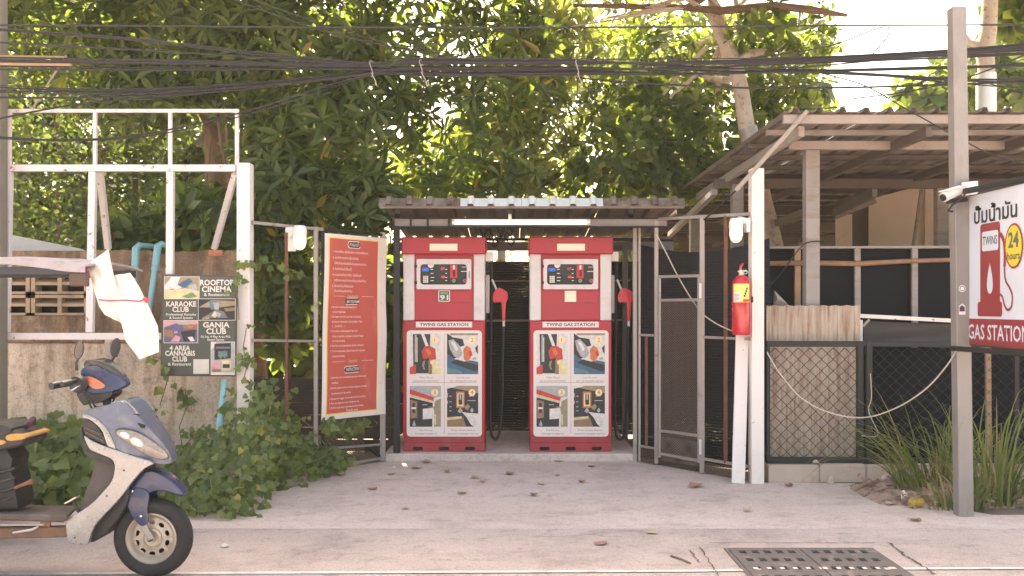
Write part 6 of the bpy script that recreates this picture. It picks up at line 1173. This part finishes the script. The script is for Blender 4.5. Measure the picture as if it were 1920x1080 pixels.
cable([(1010, 150), (1040, 195), (1062, 212), (1080, 196), (1083, 148)], .005, 'cable loop hanging under the bundle above the pump roof', None); cable([(1083, 128), (1120, 112), (1160, 125), (1166, 155), (1140, 185), (1118, 188), (1100, 165)], .005, 'round coil of spare cable on the bundle', None, -.03)
cable([(1106, 140), (1108, 165), (1120, 172), (1128, 160), (1122, 148)], .005, 'small cable loop beside the round coil', None, -.05)
for x, y0, y1, lab in ((697, 114, 144, 'pale cable tie where the cables fan out'), (790, 112, 142, 'pale cable tie on the bundle above the left pump'), (1082, 112, 146, 'pale cable tie on the bundle above the right pump')):
    c = W(x, (y0 + y1) / 2, dK); h = (y1 - y0) / 2 * dK / F; t_ = MB().tube([c + Vector((.012 * math.sin(2 * t), .035 * math.cos(t), h * math.sin(t))) for t in np.linspace(0, 2 * PI, 21)[:-1]], .004, 5, close=True).tube([c + Vector((0, -.03, -h * .6)), c + Vector((.03, -.03, -h * 1.5)), c + Vector((.045, -.03, -h * 2.3))], .004, 5).build('cable_tie', mat('tie_grey', (.30, .26, .24), .7), None, label=lab, cat='cable tie')
# utility pole at the left edge
up_ = thing('utility_pole', 'weathered concrete utility pole at the left edge of the view', 'pole', W(-5, 900, 8.0)); px_ = W(-6, 0, 8.0).x
MB().box(px_ - .05, px_ + .052, 7.95, 8.08, 0, 6.5).build('pole', mat('pole_grey', (.22, .20, .16), .9, .15, 5., .3), up_, bevel=.01); MB().bar(W(-60, 106, 7.92), W(122, 108, 7.92), .03, .02).build('cross_arm', rawwood, up_); MB().bar(W(-60, 119, 7.92), W(134, 121, 7.92), .03, .035).build('cross_arm', rawwood, up_); MB().bar(W(124, 104, 7.95), W(60, 205, 8.1), .012, .012).build('arm_stay', palebeam, up_)

# ================================================================== litter
dry = [mat('dry_leaf_%d' % i, c, .85, .3, 30., .3, 60.) for i, c in enumerate(((.36, .20, .13), (.42, .28, .19), (.28, .18, .13), (.46, .34, .24)))]
spots = [(700, 918, 'beside the left gate line'), (890, 897, 'in front of the left pump'), (955, 890, 'in front of the gap between the pumps'), (868, 927, 'mid-drive before the left pump'), (1303, 914, 'near the foot of the open gate'), (573, 912, 'near the creeper'), (618, 888, 'under the red banner'), (640, 893, 'just right of the creeper runner'), (1045, 893, 'in front of the right pump'), (905, 905, 'farther out from the left pump'), (1110, 876, 'close to the plinth step'), (1668, 948, 'beside the grass litter'), (1480, 913, 'below the block footing'), (1610, 918, 'at the end of the block footing'), (1715, 978, 'on the bare concrete left of the sign post'), (1220, 1000, 'far out on the drive'), (470, 925, 'at the tip of the creeper'), (782, 880, 'near the step at the left pump'), (1128, 1020, 'low on the drive at centre right'), (760, 955, 'alone at the centre left of the drive'), (800, 869, 'against the plinth below the left pump'), (1050, 866, 'against the plinth below the right pump'), (838, 887, 'left of the left pump middle'), (1015, 909, 'out from the gap between the pumps'), (1090, 905, 'out from the right pump'), (735, 890, 'near the gate post by the banner'), (1000, 930, 'at the very middle of the drive'), (1400, 960, 'in front of the white plank')]
for i, (x, y, w_) in enumerate(spots):
    d = GD(y); o = Vector(((x - 960) / F * d, d, .005 if d > 6.73 else .002)); s = random.uniform(.035, .065) * (1.5 if x in (700, 1303, 890, 955) else 1); a = random.uniform(0, 6); cu = random.uniform(.15, .5)
    V, Fc = leaf_long(.32, 0, .0); mb = MB(); mb.add([o + Vector((math.cos(a) * (v[0] - .5) * 2 * s - math.sin(a) * v[1] * 2 * s, math.sin(a) * (v[0] - .5) * 2 * s + math.cos(a) * v[1] * 2 * s, s * cu * (abs(v[0] - .5) * 1.2 + abs(v[1]) * 2.4))) for v in V], Fc); mb.build('dry_leaf', dry[i % 4], None, solid=.001, label='brown dry leaf lying on the concrete ' + w_, cat='leaf', group='dry leaves on the drive')
hp_ = thing('debris_heap', 'low heap of pinkish sand and dead leaves at the end of the footing', 'debris', (W(1680, 0, 8.1).x, 8.1, 0))
MB().grid(lambda u, v: Vector((W(1600, 0, 8).x + 1.5 * u, 7.45 + 1.0 * v, -.01 + .14 * math.sin(PI * u) ** .8 * math.sin(PI * v) ** .8 * (1 + .35 * math.sin(u * 17 + v * 9) * math.sin(v * 13)))), 34, 24).build('sand', mat('w_sand', (.42, .29, .23), .95, .25, 14., 1., 60., dirt=((.13, .09, .06), .48, .6, 9.)), hp_, smooth=True)
r = np.random.default_rng(9); n = 420; P = np.stack([r.uniform(W(1640, 0, 7.8).x, 4.15, n), r.uniform(7.3, 8.3, n), r.uniform(.015, .10, n)], 1); leaves(hp_, P, r.normal(size=(n, 3)) * np.array([1, 1, .3]), np.array([0, -.3, 1]) + r.normal(size=(n, 3)) * .4, r.uniform(.03, .09, n), leaf_long(.22, .1), dry[2], 40, name='dead_leaf', rest='dead_leaves')
o = gnd(1718, 7.42); o.z = .04
MB().lathe([(0, -.05), (.033, -.05), (.033, .05), (0, .05)], o, (1, .35, .0), 14).build('drink_can', mat('can_yellow', (.55, .38, .08), .35, .3, 25., metal=.3), None, smooth=True, label='crushed yellow drink can in front of the grass', cat='can')
def crumple(name, x, y, d, s, m, label, cat, seed):
    r = random.Random(seed); b = W(x, y, d); bm = bmesh.new(); bmesh.ops.create_icosphere(bm, subdivisions=2, radius=1); mb = MB()
    mb.add([(b.x + v.co.x * s[0] * r.uniform(.6, 1.15), b.y + v.co.y * s[1] * r.uniform(.6, 1.15), max(.006, b.z + v.co.z * s[2] * r.uniform(.55, 1.15))) for v in bm.verts], [[v.index for v in f.verts] for f in bm.faces]); bm.free(); return mb.build(name, m, None, label=label, cat=cat)
crumple('plastic_bag', 1696, 888, 8.1, (.045, .04, .055), mat('bag_blue', (.36, .48, .54), .4, .2, 20.), 'crumpled pale blue plastic bag beside the grass', 'bag', 1); crumple('plastic_bag', 1662, 897, 8.15, (.06, .04, .05), mat('bag_pink', (.45, .34, .32), .5, .25, 20.), 'crumpled pinkish plastic bag against the footing', 'bag', 2)
crumple('paper_cup', 1695, 929, 7.6, (.03, .03, .04), printwhite, 'crushed white cup beside the yellow can', 'cup', 3); crumple('paper_scrap', 1756, 943, 7.5, (.022, .02, .016), whiteplastic, 'tiny white paper scrap left of the sign post foot', 'scrap', 4); crumple('paper_scrap', 420, 1026, 6.2, (.032, .02, .028), mat('paper_cream', (.62, .55, .46), .7), 'cream folded paper scrap lying right of the scooter wheel', 'scrap', 5)
crumple('stone', 1558, 905, 8.40, (.03, .02, .06), blk, 'upright broken stone chip at the foot of the block footing', 'stone', 6); crumple('stone', 1482, 908, 8.3, (.02, .02, .014), dirtmat, 'small dark stone near the white post foot', 'stone', 7); crumple('stone', 1668, 947, 7.5, (.03, .012, .014), dirtmat, 'small dark twig-like stone in front of the debris heap', 'stone', 8); crumple('stone', 1530, 866, 8.5, (.03, .02, .018), blk, 'small stone resting on the block footing', 'stone', 9)
sagline([Vector((*gp(1258, 1044), .006)), Vector((*gp(1275, 1050), .008)), Vector((*gp(1294, 1058), .006))], .006, 'twig', bark, 'dark curved twig lying on the road left of the drain grate', 'twig')
make_texts()

# ================================================================== thin scattering volume added to lift the dark tones
hz = MB().box(-70, 70, -20, 95, -1.1, 12.5).build('shadow_lift_haze', [], kind='stuff')
hm = bpy.data.materials.new('shadow_lift_volume'); hm.use_nodes = True; hm.node_tree.nodes.clear()
_o = hm.node_tree.nodes.new('ShaderNodeOutputMaterial'); _v = hm.node_tree.nodes.new('ShaderNodeVolumePrincipled')
_v.inputs['Color'].default_value = (.96, .93, .90, 1); _v.inputs['Density'].default_value = .0008; _v.inputs['Anisotropy'].default_value = .2
hm.node_tree.links.new(_v.outputs[0], _o.inputs['Volume']); hz.data.materials.append(hm)
